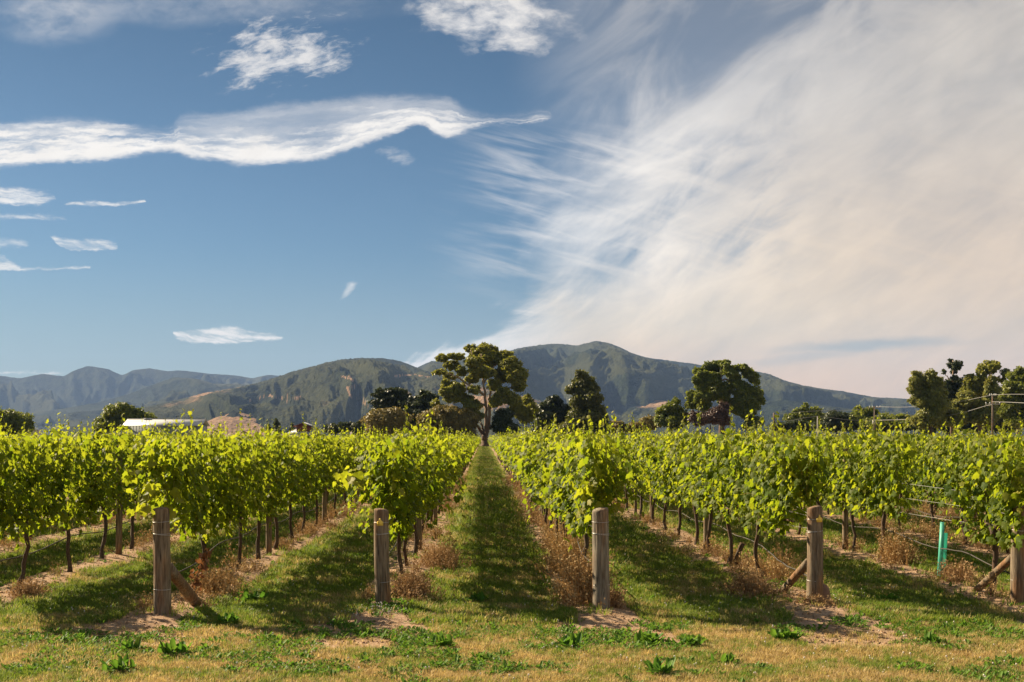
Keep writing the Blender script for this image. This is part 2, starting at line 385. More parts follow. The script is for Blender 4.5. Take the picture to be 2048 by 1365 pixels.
mx_ = g.n('ShaderNodeMixShader'); mx_.inputs[0].default_value = .45; g.L.new(pr, mx_.inputs[1]); g.L.new(tl.outputs[0], mx_.inputs[2]); finish(g, mx_.outputs[0]); M['teal'] = m
M['stone'] = plain('brown_stone', (.26, .15, .10), .9, .2, 0, 6, .4)
M['pipe'] = plain('white_pipe', (.7, .68, .6), .5)
M['roof_white'] = plain('pale_roof_metal', (.42, .43, .44), .45, .4, 0, .6, .12)
M['wall_grey'] = plain('grey_green_cladding', (.24, .27, .26), .7, .3, 0, .5, .12)
M['roof_grey'] = plain('grey_roof_metal', (.36, .36, .40), .5, .4, 0, .6, .15)
M['wood_red'] = plain('red_brown_timber', (.20, .07, .05), .8, .2, 0, 1, .3)
M['wall_pale'] = plain('pale_wall', (.5, .44, .4), .8, .2, 0, .5, .15)
M['glass_dark'] = plain('dark_window_glass', (.03, .035, .04), .1, .6, 0, 1, .1)
M['pole'] = wood('power_pole_wood', (.10, .08, .065), (.2, .16, .13), .3, (3, 3, .6), .2)
M['pole_pale'] = plain('pale_concrete_pole', (.42, .40, .37), .8)
M['cable'] = plain('power_cable', (.30, .29, .28), .5, .4, .3)
M['insulator'] = plain('white_insulator', (.7, .7, .7), .3)

# ------------------------------------------------------------------ vineyard layout
ROW_X0, ROW_DX = -1.14, 2.455            # row 2 stands left of the central lane
END_Y = {-1: 13.7, 0: 13.6, 1: 13.62, 2: 14.32, 3: 14.0, 4: 14.4, 5: 14.49, 6: 14.5}
END_X = {1: -3.53, 2: -1.165, 3: 1.31, 4: 3.84, 5: 6.24}
FAR_Y = 243.
def row_x(k): return ROW_X0+(k-2)*ROW_DX
def end_y(k): return END_Y.get(k, 14.1)
def row_dist(X): return np.abs(((X-ROW_X0)/ROW_DX+.5) % 1-.5)*ROW_DX
def gh(X, Y):
    """ground height"""
    X = np.asarray(X, float); Y = np.asarray(Y, float)
    near = np.clip((70-Y)/40, 0, 1)*np.clip((Y+5)/5, 0, 1)
    d = row_dist(X); inrow = np.clip((Y-12.9)/.9, 0, 1)*np.clip((FAR_Y-Y)/3, 0, 1)
    h = .06*np.exp(-(d/.38)**2)*inrow - .025*np.exp(-((d-.6)/.12)**2)*inrow
    h += .035*(fbm(X*.8, Y*.8, 3, 3)-.5)+.02*(fbm(X*5, Y*5, 3, 11)-.5)
    h += .04*np.exp(-(((X-3.7)/.8)**2+((Y-13.7)/.6)**2)) + .02*np.exp(-(((X-1.2)/.5)**2+((Y-13.6)/.4)**2))
    return h*near
def gz(x, y): return float(gh(x, y))

# ground sheet
def graded(lo, a, b, hi, st, gr=1.22):
    mid = list(np.arange(a, b, st)); s = st; r_ = b
    up_ = []
    while r_ < hi: up_.append(r_); s *= gr; r_ += s
    up_.append(hi)
    s = st; r_ = a-st; dn = []
    while r_ > lo: dn.append(r_); s *= gr; r_ -= s
    dn.append(lo)
    return np.array(dn[::-1]+mid+up_)
gx = graded(-6800, -7.6, 8.6, 6800, .07, 1.12); gy = graded(-2800, 9.4, 27, 12800, .07, 1.06)
XX, YY = np.meshgrid(gx, gy); ZZ = gh(XX, YY)
nx, ny = len(gx), len(gy); ii = (np.arange(ny-1)[:, None]*nx+np.arange(nx-1)).ravel()
gme = tris_mesh('ground', np.stack([XX, YY, ZZ], -1).reshape(-1, 3), np.stack([ii, ii+1, ii+nx+1, ii+nx], 1), smooth=True)

def zone_nodes(g, pos):
    """shared by ground and grass: soil strip mask, dryness mask"""
    x, y, z = g.xyz(pos)
    n1 = g.noise(pos, .9, 4, .6); n2 = g.noise(pos, 4.5, 4, .6)
    u = g.m('FRACT', g.add(g.mul(g.sub(x, ROW_X0), 1/ROW_DX), .5)); d = g.mul(g.m('ABSOLUTE', g.sub(u, .5)), ROW_DX)
    dn = g.add(d, g.add(g.add(g.mul(g.sub(n1, .5), .45), g.mul(g.sub(n2, .5), .35)), g.mul(g.sub(g.noise(pos, 16, 4, .7), .5), .35)))
    yn = g.add(y, g.mul(g.sub(n1, .5), 1.6))
    inrow = g.mul(g.ss(yn, 12.55, 13.1), g.ss(y, FAR_Y+4, FAR_Y))
    soil = g.mul(g.ss(dn, .52, .36), inrow)
    # bare aprons before the row ends
    ap = g.mul(g.mul(g.ss(dn, .95, .55), g.ss(yn, 11.5, 12.0)), g.ss(yn, 13.7, 13.1))
    soil = g.m('MAXIMUM', soil, g.mul(ap, .9))
    fore = g.ss(g.add(y, g.mul(g.sub(n1, .5), 2.2)), 13.6, 12.6)
    patch = g.ss(g.noise(pos, 1.7, 5, .62), .44, .60)
    return soil, fore, patch, n1, n2, d
m, g = new_mat('ground_soil_and_turf')
ge = g.n('ShaderNodeNewGeometry'); pos = ge.outputs['Position']
soil, fore, patch, n1, n2, d = zone_nodes(g, pos)
x, y, z = g.xyz(pos)
fine = g.noise(pos, 38, 5, .7); mid = g.noise(pos, 9, 5, .6)
csoil = g.mix(g.ss(fine, .3, .72), (.24, .15, .09), (.48, .34, .235)); csoil = g.mix(g.ss(mid, .45, .7), csoil, (.33, .21, .115))
cgreen = g.mix(g.ss(fine, .3, .7), (.05, .075, .016), (.12, .135, .035)); cdry = g.mix(g.ss(fine, .3, .7), (.24, .155, .07), (.52, .37, .20))
lane = g.mix(g.mul(g.ss(n1, .5, .68), .5), cgreen, g.mix(.5, cgreen, cdry))
fcol = g.mix(g.mul(patch, .35), cdry, g.mix(.35, cgreen, cdry))
col = g.mix(fore, lane, fcol); col = g.mix(soil, col, csoil)
beyond = g.ss(y, FAR_Y, FAR_Y+4)
track = g.mul(g.ss(y, FAR_Y-2, FAR_Y), g.ss(y, FAR_Y+7, FAR_Y+6))
nl = g.noise(pos, .004, 5, .6); col = g.mix(beyond, col, g.mix(nl, (.07, .08, .025), (.24, .19, .09)))
col = g.mix(g.mul(track, .9), col, (.42, .36, .28))
h = g.add(g.mul(fine, .5), mid)
finish(g, principled(g, col, .95, .1, g.bump(h, .8, .03)))
gme.materials.append(m)
ground = ob('ground', gme, kind='structure')

# ------------------------------------------------------------------ instancing through geometry nodes
def scatter(name, pts, rot, scale, idx, sources, mat=None, **kw):
    me = bpy.data.meshes.new(name); n = len(pts)
    me.vertices.add(n); me.vertices.foreach_set('co', np.asarray(pts, np.float32).ravel())
    a = me.attributes.new('irot', 'FLOAT_VECTOR', 'POINT'); a.data.foreach_set('vector', np.asarray(rot, np.float32).ravel())
    a = me.attributes.new('iscl', 'FLOAT_VECTOR', 'POINT'); a.data.foreach_set('vector', np.asarray(scale, np.float32).ravel())
    a = me.attributes.new('iidx', 'INT', 'POINT'); a.data.foreach_set('value', np.asarray(idx, np.int32))
    c = bpy.data.collections.new(name+'_kit')
    for i, s in enumerate(sources):
        o = bpy.data.objects.new('%s_kit_%02d' % (name, i), s); c.objects.link(o)
    ng = bpy.data.node_groups.new(name, 'GeometryNodeTree')
    ng.interface.new_socket('Geometry', in_out='INPUT', socket_type='NodeSocketGeometry')
    ng.interface.new_socket('Geometry', in_out='OUTPUT', socket_type='NodeSocketGeometry')
    N = ng.nodes; L = ng.links
    gi = N.new('NodeGroupInput'); go = N.new('NodeGroupOutput')
    ci = N.new('GeometryNodeCollectionInfo'); ci.inputs['Collection'].default_value = c
    ci.inputs['Separate Children'].default_value = True; ci.inputs['Reset Children'].default_value = True
    ip = N.new('GeometryNodeInstanceOnPoints'); ip.inputs['Pick Instance'].default_value = True
    def na(t, nm):
        q = N.new('GeometryNodeInputNamedAttribute'); q.data_type = t; q.inputs[0].default_value = nm
        return q.outputs[0]
    er = N.new('FunctionNodeEulerToRotation'); L.new(na('FLOAT_VECTOR', 'irot'), er.inputs[0])
    L.new(gi.outputs[0], ip.inputs['Points']); L.new(ci.outputs[0], ip.inputs['Instance'])
    L.new(er.outputs[0], ip.inputs['Rotation']); L.new(na('FLOAT_VECTOR', 'iscl'), ip.inputs['Scale']); L.new(na('INT', 'iidx'), ip.inputs['Instance Index'])
    L.new(ip.outputs[0], go.inputs[0])
    o = ob(name, me, **kw); md = o.modifiers.new('scatter', 'NODES'); md.node_group = ng
    return o

# ------------------------------------------------------------------ grapevines
def leaf_tmpl(lod):
    if lod == 0:
        o = [(0, -.04), (.22, -.16), (.40, -.02), (.50, .20), (.38, .34), (.44, .58), (.20, .62), (0, .98)]
        pts = o+[(-x, y) for x, y in o[-2:0:-1]]
        V = [(0, .3, .0)]+[(x, y, -.28*abs(x)-.25*max(0, y-.5)**1.3+.06*((i*7) % 3-1)) for i, (x, y) in enumerate(pts)]
        n = len(pts); T_ = [(0, 1+i, 1+(i+1) % n) for i in range(n)]
    elif lod == 1:
        o = [(0, -.05), (.40, -.08), (.48, .5), (0, .95)]
        pts = o+[(-x, y) for x, y in o[-2:0:-1]]
        V = [(0, .3, .0)]+[(x, y, -.28*abs(x)-.2*max(0, y-.5)) for x, y in pts]
        n = len(pts); T_ = [(0, 1+i, 1+(i+1) % n) for i in range(n)]
    else:
        V = [(0, -.1, 0), (.5, .4, -.18), (0, .95, -.1), (-.5, .4, -.18)]; T_ = [(0, 1, 2), (0, 2, 3)]
    V = np.array(V, float); V[:, 1] -= 0.0
    return V, np.array(T_)
LT = [leaf_tmpl(i) for i in range(3)]

def shoot_path(p0, d0, L_, droop, n=14):
    p = np.array(p0, float); d_ = np.array(d0, float); d_ /= np.linalg.norm(d_); out = [p.copy()]
    wv = R.normal(0, .10, (n, 3))
    for i in range(n):
        d_ = d_+wv[i]+np.array([0, 0, -droop*(i/n)]); d_ /= np.linalg.norm(d_)
        p = p+d_*L_/n; out.append(p.copy())
    return np.array(out)
def make_vine(lod=0, L_=1.75, y0=None, y1=None, end=False, sprays=(), dense=1., low=.66, top=1.98, flare=1., side_bias=0.):
    """foliage of one vine (origin at trunk foot, row along Y); returns leaf arrays and shoot tubes"""
    y0 = -L_/2-.08 if y0 is None else y0; y1 = L_/2+.08 if y1 is None else y1
    pos = []; nrm = []; siz = []; yng = []; tubes = []
    nsh = int((y1-y0)*13*dense*(1 if lod == 0 else .8))
    for i in range(nsh):
        yb = R.uniform(y0, y1)
        f = np.clip((-.9-yb)/1.2, 0, 1) if end else 0       # 0 at the vine, 1 at the free front end
        zb = .88+f*R.uniform(.2, .55); sd = R.choice([-1, 1])
        kind = R.random()
        if kind < .62:      # upright, held by the wires, flares out at the top
            d_ = (sd*abs(R.normal(.04, .10))*flare, R.normal(-.12*f, .18), 1); Ls = max(.4, (top-zb)+R.normal(0, .09)); dr = R.uniform(0, .06)
        elif kind < .86:    # arches out and hangs
            d_ = (sd*R.uniform(.2, .5)*flare, R.normal(-.4*f, .35), R.uniform(.5, 1)); Ls = R.uniform(.6, .95)*(1+.2*(flare > 1)); dr = R.uniform(.35, .7); zb += R.uniform(0, .45)
        else:               # low hanging
            d_ = (sd*R.uniform(.12, .4), R.normal(0, .45), R.uniform(-.1, .4)); Ls = R.uniform(.35, .6)*(1-.6*f); dr = .5
        path = shoot_path((R.normal(0, .05), yb, zb), d_, Ls, dr)
        stick = 0
        if kind < .62 and R.random() < .30:      # long tip above the hedge
            e = path[-1]; k = R.uniform(.12, .40); stick = 1
            path = np.vstack([path, [e+np.array([R.normal(0, .05), R.normal(0, .05), 1])*k*t for t in (.35, .7, 1)]])
        tubes.append((path, .005))
        step = .034 if lod == 0 else (.10 if lod == 1 else .17)
        seg = np.linalg.norm(np.diff(path, axis=0), axis=1); cum = np.r_[0, np.cumsum(seg)]
        q = np.arange(.05, cum[-1], step); pp = np.stack([np.interp(q, cum, path[:, c]) for c in range(3)], 1)
        n = len(pp); rel_ = q/cum[-1]
        off = np.stack([sd*np.abs(R.normal(.04, .06, n)), R.normal(0, .08, n), R.normal(-.02, .05, n)], 1)
        off *= np.where(pp[:, 2] > top+.02, .35, 1)[:, None]
        nm = np.stack([np.where(R.random(n) < .82, sd, -sd)*R.uniform(.35, 1.1, n), R.normal(0, .55, n), R.uniform(-.1, 1.0, n)], 1)
        s = R.uniform(.045, .122, n)*np.where(rel_ > .85, .68, 1)*np.where(pp[:, 2] > top+.02, .78, 1)
        yg = np.clip((rel_-.72)*2.2, 0, 1)*R.uniform(.3, 1, n)
        pos.append(pp+off); nrm.append(nm); siz.append(s); yng.append(yg)
    for (p0, d0, Ls, dr) in sprays:
        for k in range(1):
            path = shoot_path(p0, d0, Ls, dr, 12); tubes.append((path, .005))
            q = np.repeat(np.linspace(.05, 1, int(Ls/.035)), 1); pp = np.stack([np.interp(q, np.linspace(0, 1, len(path)), path[:, c]) for c in range(3)], 1)
            n = len(pp); pos.append(pp+R.normal(0, .05, (n, 3))); nrm.append(rand_unit(n)+np.array([-.3, -.5, .5])); siz.append(R.uniform(.09, .15, n)*np.where(q > .85, .7, 1)); yng.append(np.clip(q*.9, .2, 1))
    # inner filling
    nf = int((y1-y0)*(260 if lod == 0 else 70 if lod == 1 else 28)*dense)
    yf = R.uniform(y0, y1, nf); ff = np.clip((-.9-yf)/1.2, 0, 1) if end else np.zeros(nf)
    zf = R.uniform(low+ff*.5, top-.06, nf); hw = .10+.09*np.clip((zf-.6)/1.2, 0, 1)*flare
    sdv = R.choice([-1, 1], nf)
    pos.append(np.stack([sdv*R.uniform(.2, 1, nf)**.6*hw, yf, zf], 1)); nrm.append(np.stack([sdv*R.uniform(.4, 1.1, nf), R.normal(0, .5, nf), R.uniform(-.2, .9, nf)], 1))
    siz.append(R.uniform(.06, .125, nf)); yng.append(np.zeros(nf))
    pos = np.vstack(pos); nrm = np.vstack(nrm); siz = np.hstack(siz); yng = np.hstack(yng)
    sd_ = R.random()*50; lowv = low-.22+.44*np.clip((vnoise(pos[:, 1]*2.6+sd_, pos[:, 1]*0+sd_, 3)-.35)*1.9, 0, 1); keep = pos[:, 2] > lowv+.1*R.random(len(pos)); pos, nrm, siz, yng = pos[keep], nrm[keep], siz[keep], yng[keep]
    if lod == 1: siz = siz*1.35
    if lod == 2: siz = siz*1.7
    tip = np.stack([R.normal(0, .5, len(pos)), R.normal(0, .5, len(pos)), -1+R.normal(0, .4, len(pos))], 1)
    return pos, nrm, tip, siz, yng, tubes
def foliage_mesh(data, lod, skip=None, name='foliage'):
    pos, nrm, tip, siz, yng, tubes = data
    if skip is not None: pos, nrm, tip, siz, yng = pos[~skip], nrm[~skip], tip[~skip], siz[~skip], yng[~skip]
    tv, tt = LT[lod]
    V, T_ = leaves(tv, tt, pos, nrm, tip, siz)
    k = len(tv); n = len(pos)
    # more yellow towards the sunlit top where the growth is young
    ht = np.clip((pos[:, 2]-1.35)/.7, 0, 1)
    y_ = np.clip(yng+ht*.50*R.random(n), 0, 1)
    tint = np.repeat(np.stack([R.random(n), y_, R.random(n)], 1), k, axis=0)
    return tris_mesh(name, V, T_, [M['vine']], tint=tint)
def shoots_mesh(tubes, name='shoots', every=1):
    b = MB()
    for path, r_ in tubes[::every]: b.tube(path[::2] if len(path) % 2 else path, np.linspace(r_, r_*.35, len(path[::2] if len(path) % 2 else path)), 3, False)
    return b.mesh(name, M['shoot'])
def trunk_mesh(seed, arms=.8, front=None):
    b = MB(); n = 9; z = np.linspace(-.08, .84, n); lean = R.normal(0, .05, 2)
    wob = np.cumsum(R.normal(0, .014, (n, 2)), axis=0)
    pts = np.stack([wob[:, 0]+lean[0]*np.sin(z*3), wob[:, 1]+lean[1]*2*z, z], 1)
    r_ = np.interp(z, [-.08, .0, .15, .7, .84], [.042, .036, .026, .027, .036])*R.uniform(.85, 1.25)
    b.tube(pts, r_, 8, True, jit=.35)
    top = pts[-1]
    for s in (-1, 1):
        a = arms if not (front and s < 0) else front
        t = np.linspace(0, 1, 8); p = np.stack([top[0]*(1-t)+R.normal(0, .012, 8), top[1]+s*a*t, top[2]+.05*np.sin(t*PI*.5)+R.normal(0, .008, 8)], 1)
        b.tube(p, np.linspace(.024, .011, 8), 6, True, jit=.3)
    return b.mesh('trunk', M['bark'], True)

ORD = ['zeroth', 'first', 'second', 'third', 'fourth', 'fifth', 'sixth', 'seventh', 'eighth', 'ninth', 'tenth', 'eleventh', 'twelfth', 'thirteenth', 'fourteenth', 'fifteenth', 'sixteenth', 'seventeenth', 'eighteenth', 'nineteenth']
TENS = {2: 'twent', 3: 'thirt', 4: 'fort', 5: 'fift', 6: 'sixt', 7: 'sevent', 8: 'eight', 9: 'ninet'}
def ordinal(n):
    if n < 20: return ORD[n]
    t, u = divmod(n, 10)
    return TENS[t]+'ieth' if u == 0 else TENS[t]+'y-'+ORD[u]
def row_name(k):
    if k <= 2: n = 3-k; return ('%s row left of the grass lane' % ('first' if n == 1 else ORD[n]))
    n = k-2; return ('%s row right of the grass lane' % ORD[n])

near_d = [make_vine(0) for _ in range(8)]
near_f = [foliage_mesh(q_, 0) for q_ in near_d]
near_s = [None]*8
mid_f = [foliage_mesh(make_vine(1), 1) for _ in range(5)]
far_f = [foliage_mesh(make_vine(2), 2) for _ in range(4)]
trunks = [trunk_mesh(i) for i in range(6)]

def mk_leaf_objs(parent, data, n):
    """the outermost, nearest leaves as parts of their own"""
    pos, nrm, tip, siz, yng, tubes = data
    score = pos[:, 1]-.5*np.abs(pos[:, 0])-.6*siz/.15-.1*pos[:, 2]
    ids = np.argsort(score)[:n]
    for i in ids:
        nn = nrm[i]/np.linalg.norm(nrm[i]); tp = tip[i]-nn*np.dot(tip[i], nn); tp /= np.linalg.norm(tp); sx = np.cross(tp, nn)
        me = leaf_single[2 if yng[i] > .6 else (1 if yng[i] > .2 else 0)][R.integers(0, 3)]
        o = bpy.data.objects.new('leaf', me); COL.objects.link(o); o.parent = parent
        s = siz[i]
        o.matrix_local = Matrix([(sx[0]*s, tp[0]*s, nn[0]*s, pos[i][0]), (sx[1]*s, tp[1]*s, nn[1]*s, pos[i][1]), (sx[2]*s, tp[2]*s, nn[2]*s, pos[i][2]), (0, 0, 0, 1)])
    m_ = np.zeros(len(pos), bool); m_[ids] = True
    return m_
leaf_single = [[tris_mesh('leaf', LT[0][0], LT[0][1], [M['vine']], tint=np.tile([[r_, yv, .5]], (len(LT[0][0]), 1))) for r_ in (.2, .55, .9)] for yv in (0, .35, .8)]

VG = 'grapevines trained in rows on the trellis'
end_spec = {
    -1: dict(),
    0: dict(flare=1.),
    1: dict(flare=1.15, sprays=[((-.05, -2.2, 1.6), (-.5, -.35, .1), .55, .55), ((-.1, -2.1, 1.35), (-.5, -.5, -.1), .5, .5), ((0, -2.4, 1.5), (0, -.6, -.1), .6, .6), ((.1, -2.2, 1.5), (.1, -.7, -.2), .55, .6)]),
    2: dict(flare=1.55, sprays=[((-.1, -1.7, 1.55), (-1, -.12, .02), .70, .10), ((-.1, -1.7, 1.5), (-1, -.25, -.1), .6, .0), ((-.1, -1.8, 1.42), (-.8, -.4, -.1), .45, .3), ((.0, -1.9, 1.5), (.2, -.8, -.1), .5, .5), ((0, -2, 1.25), (-.3, -.5, -.4), .4, .5)]),
    3: dict(flare=1.35, sprays=[((.0, -2, 1.5), (.0, -.8, .1), .6, .6), ((.1, -2, 1.4), (.4, -.7, -.1), .5, .6), ((-.1, -2, 1.45), (-.4, -.7, -.1), .55, .6), ((0, -2.1, 1.35), (.1, -.6, -.2), .4, .5)]),
    4: dict(flare=1.1, sprays=[((.0, -2, 1.4), (.1, -.8, -.1), .45, .6), ((-.1, -1.9, 1.6), (-.2, -.7, .1), .5, .6)]),
    5: dict(flare=1.15, sprays=[((.0, -.8, 1.5), (-.1, -.8, 0), .5, .6)]),
    6: dict(flare=1.1),
}
individual = []
def vine_list(k):
    """trunk positions of row k"""
    y0 = end_y(k)
    if k == 5: return [15.25, 19.3]+list(np.arange(21.05, FAR_Y-1, 1.75))
    return list(np.arange(y0+2.55, FAR_Y-1, 1.75))
LIM = {2: 118, 3: 118, 1: 64, 4: 64, 0: 48, 5: 46, -1: 44, 6: 42, -2: 42, 7: 38, -3: 42, 8: 36}
far_pts = []; count = 0
trunk_pts = []
for k in range(-45, 52):
    X = row_x(k)
    for j, y in enumerate(vine_list(k)):
        if not (-.405*y-4.5 < X < .45*y+4.5): continue
        isend = j == 0 and k in end_spec
        if y > LIM.get(k, 0):
            far_pts.append((X, y, k, j)); continue
        z0 = gz(X, y)
        if k in (-1, 0, 6) and j == 0: word = 'grapevine spilling over the end post in the %s' % row_name(k)
        lab = ('grapevine spilling over the end post in the %s' if j == 0 else 'grapevine, '+ordinal(j+1)+' from the front in the %s') % row_name(k)
        if k == 5 and j == 0: lab = 'short grapevine beside the vine guard in the %s' % row_name(k)
        root = empty('grapevine', (X+R.normal(0, .02), y, z0), label=lab, cat='grapevine', group=VG)
        if isend and k in end_spec:
            sp = dict(end_spec[k])
            if k == 5: dat = make_vine(0, y0=-1.0, y1=.55, end=False, dense=1.15, **sp)
            else: dat = make_vine(0, y0=-2.35, y1=.9, end=True, dense=1.2, **sp)
            skip = mk_leaf_objs(root, dat, 60) if k in (1, 2, 3, 4, 5) else None
            ob('foliage', foliage_mesh(dat, 0, skip), root)
            ob('shoots', shoots_mesh(dat[5]), root)
            ob('trunk', trunk_mesh(0, .75, 1.5 if k != 5 else .5), root)
        else:
            vi = R.integers(0, 8); me = near_f[vi] if y < 50 else mid_f[R.integers(0, 5)]
            fo = ob('foliage', me, root); flip = R.random() < .5
            fo.rotation_euler = (0, 0, PI if flip else 0)
            s = R.uniform(.95, 1.04); fo.scale = (R.uniform(.92, 1.12), 1.02, s)
            if y < 32:
                if near_s[vi] is None: near_s[vi] = shoots_mesh(near_d[vi][5])
                sh = ob('shoots', near_s[vi], root); sh.rotation_euler = fo.rotation_euler; sh.scale = fo.scale
            t = ob('trunk', trunks[R.integers(0, 6)], root, rot=(0, 0, PI*R.integers(0, 2)))
            t.scale = (R.choice([-1, 1]), 1, 1)
        count += 1
fp = np.array([(a, b, 0) for a, b, *_ in far_pts]); nfp = len(fp)
print('individual vines', count, 'far', nfp)
lodf = fp[:, 1] > 75
idx = np.where(lodf, 5+R.integers(0, 4, nfp), R.integers(0, 5, nfp))
rot = np.zeros((nfp, 3)); rot[:, 2] = PI*R.integers(0, 2, nfp)
scl = np.stack([R.uniform(.92, 1.12, nfp), np.full(nfp, 1.03), R.uniform(.93, 1.05, nfp)], 1)
scatter('distant_grapevines', fp, rot, scl, idx, mid_f+far_f, kind='stuff', label='mass of distant grapevine foliage filling the vineyard behind the nearest rows', cat='grapevines')

# young vine in a teal guard
g0 = empty('vine_guard', (6.36, 17.25, gz(6.36, 17.25)), (0, 0, 0), label='teal plastic vine guard standing upright in the gap of the third row', cat='vine guard')
b = MB()
def sheet(bm_, p, q, h0, h1, th=.004):
    p = np.array(p); q = np.array(q); d_ = q-p; nrm_ = np.array([-d_[1], d_[0]])/np.hypot(*d_)*th
    V = [(*(p), -.02), (*(q), -.02), (*(q), h1), (*(p), h0), (*(p+nrm_), -.02), (*(q+nrm_), -.02), (*(q+nrm_), h1), (*(p+nrm_), h0)]
    bm_.add(V, [(0, 1, 2), (0, 2, 3), (4, 6, 5), (4, 7, 6), (0, 4, 5), (0, 5, 1), (3, 2, 6), (3, 6, 7), (0, 3, 7), (0, 7, 4), (1, 5, 6), (1, 6, 2)])
sheet(b, (-.055, .0), (-.03, -.045), .77, .77); sheet(b, (-.03, -.045), (-.005, -.04), .77, .77)
ob('tall_panel', b.mesh('tall_panel', M['teal']), g0)
b = MB(); sheet(b, (-.004, -.04), (.065, .01), .62, .62); sheet(b, (.065, .012), (.0, .05), .62, .62)
ob('short_panel', b.mesh('short_panel', M['teal']), g0)
g0.rotation_euler = (.0, .06, 0)

# ------------------------------------------------------------------ posts, wires, hoses
def post_mesh(name, r_, h, mat, k=44, sink=.25, dome=.02):
    zs = np.r_[-sink, 0, np.linspace(.08, h-.05, 14), h-.02, h-.006, h+dome*.2, h+dome*.7, h+dome]
    rs = r_*np.r_[1.05, 1.04, np.linspace(1.03, .985, 14), .98, .955, .88, .5, .02]
    th = np.arange(k)/k*2*PI; prof = 1+.028*(vnoise(th*1.6+h*9, th*0+r_*90, 4)-.5)+.02*(R.random(k)-.5)
    V = []
    cr = [(R.integers(0, k), R.uniform(.3, .8)*h, R.uniform(.25, .6)*h) for _ in range(5)] if k > 20 else []
    tl = R.normal(0, .10, 2); bend = R.normal(0, .006, 2)
    for z, rr in zip(zs, rs):
        p = prof+.012*(R.random(k)-.5)
        for c, zc, zl in cr:
            dep = .10*max(0, 1-abs(z-zc)/zl)*(z < h); p[c] -= dep; p[(c+1) % k] -= dep*.35
        for j in range(k):
            x_, y_ = rr*p[j]*math.cos(th[j])+bend[0]*math.sin(z*3), rr*p[j]*math.sin(th[j])+bend[1]*math.sin(z*3)
            V.append((x_, y_, z+((x_*tl[0]+y_*tl[1]) if z > h-.03 else 0)))
    n = len(zs); q = []
    for i in range(n-1):
        for j in range(k): A0 = i*k+j; B0 = i*k+(j+1) % k; q += [(A0, B0, B0+k), (A0, B0+k, A0+k)]
    b = MB(); b.add(V, q); return b.mesh(name, mat, True)
def ring(r_, z, tilt, wire=.0026, phase=0):
    b = MB(); t = np.linspace(0, 2*PI, 33)
    b.tube(np.stack([r_*np.cos(t), r_*np.sin(t), z+tilt*np.sin(t+phase)], 1), wire, 5, False)
    return b.mesh('wire_loop', M['wire'], True)
posts = {1: ((325, 1238, 1018), 'weathered wooden end post leaning left, at far left of the five', -.015, .092),
         2: ((767, 1220, 1020), 'brown wooden end post with yellow tag, left of the central grass lane', -.022, .086),
         3: ((1203, 1228, 1019), 'grey cracked wooden end post without a tag, right of the central grass lane', -.012, .094),
         4: ((1629, 1216, 1013), 'flat-topped wooden end post with yellow tag and slanted brace', .003, .09),
         5: ((2037, 1214, 1012), 'brown wooden end post at the right edge of the photo', .01, .09)}
for k, ((px, py, pt), lab, tilt, r_) in posts.items():
    D = end_y(k); x_ = (px-VX)*D/F; h_ = (py-pt)*D/F
    z0 = gz(x_, D)
    root = empty('end_post', (x_, D, z0), (0, tilt, R.uniform(0, 0)), label=lab, cat='post', group='thick end posts at the heads of the vine rows')
    ob('post', post_mesh('post', r_, h_-z0, M['post_grey'] if k in (3,) else M['post']), root, rot=(0, 0, R.uniform(0, 6)))
    for zz, ti in ((h_-.28, .012), (h_-.27, -.006), (h_-.14, .004), (.33, .006)): ob('wire_loop', ring(r_*1.015, zz-z0, ti, .0026, R.uniform(0, 6)), root)
    if k in (2, 4):
        b = MB(); s = .064
        b.prism([(-.55*s, 0), (.55*s, 0), (.58*s, .62*s), (.16*s, .95*s), (.13*s, 1.3*s), (-.13*s, 1.3*s), (-.16*s, .95*s), (-.58*s, .62*s)], -.005, 0)
        t = ob('tag', b.mesh('tag', M['tag']), root, loc=((-.012 if k == 2 else .028), -r_*1.0-.002, h_-z0-(.175 if k == 2 else .165)), rot=(0, .02, (0 if k == 2 else .3)))
    # brace
    if k in (1, 4, 5):
        spec = {1: None, 4: ((-.05, .08, .47), (-.15, .90, .03)), 5: ((-.02, .08, .55), (-.06, 1.0, .06))}[k]
        if k == 1: spec = ((.05, .06, .50), (.19, .72, .03))
        p, q = np.array(spec[0]), np.array(spec[1]); b = MB()
        t = np.linspace(0, 1.06, 8)[:, None]; b.tube(p+(q-p)*t, .046 if k != 1 else .062, 14, True, jit=.05)
        ob('brace', b.mesh('brace', M['post']), root)
post_small = post_mesh('post', .05, 1.78, M['post'], 14)
post_sq = MB(); post_sq.box((0, 0, .8), (.085, .085, 2.0)); post_sq = post_sq.mesh('post', M['post_grey'])
PG = 'slim line posts standing between the vines'
for k in range(-2, 8):
    X = row_x(k); j = 0
    for i in range(1, 9):
        y = end_y(k)+7.0*i-(.25 if k in (0, 4) else 0)+(R.normal(0, .08))
        if not (-.40*y-.5 < X < .445*y+.5) or y > {2: 58, 3: 58, 1: 50, 4: 44}.get(k, 36): continue
        j += 1
        tag_ = ob('line_post', post_sq if k == 0 else post_small, None, (X+.03, y, gz(X, y)), (R.normal(0, .015), R.normal(0, .015), 0),
                  label=('square grey post, ' if k == 0 else 'slim round post, ')+ordinal(i)+' from the front in the '+row_name(k), cat='post', group=PG)
WG = 'thin trellis wires'; HG = 'drip irrigation hoses'
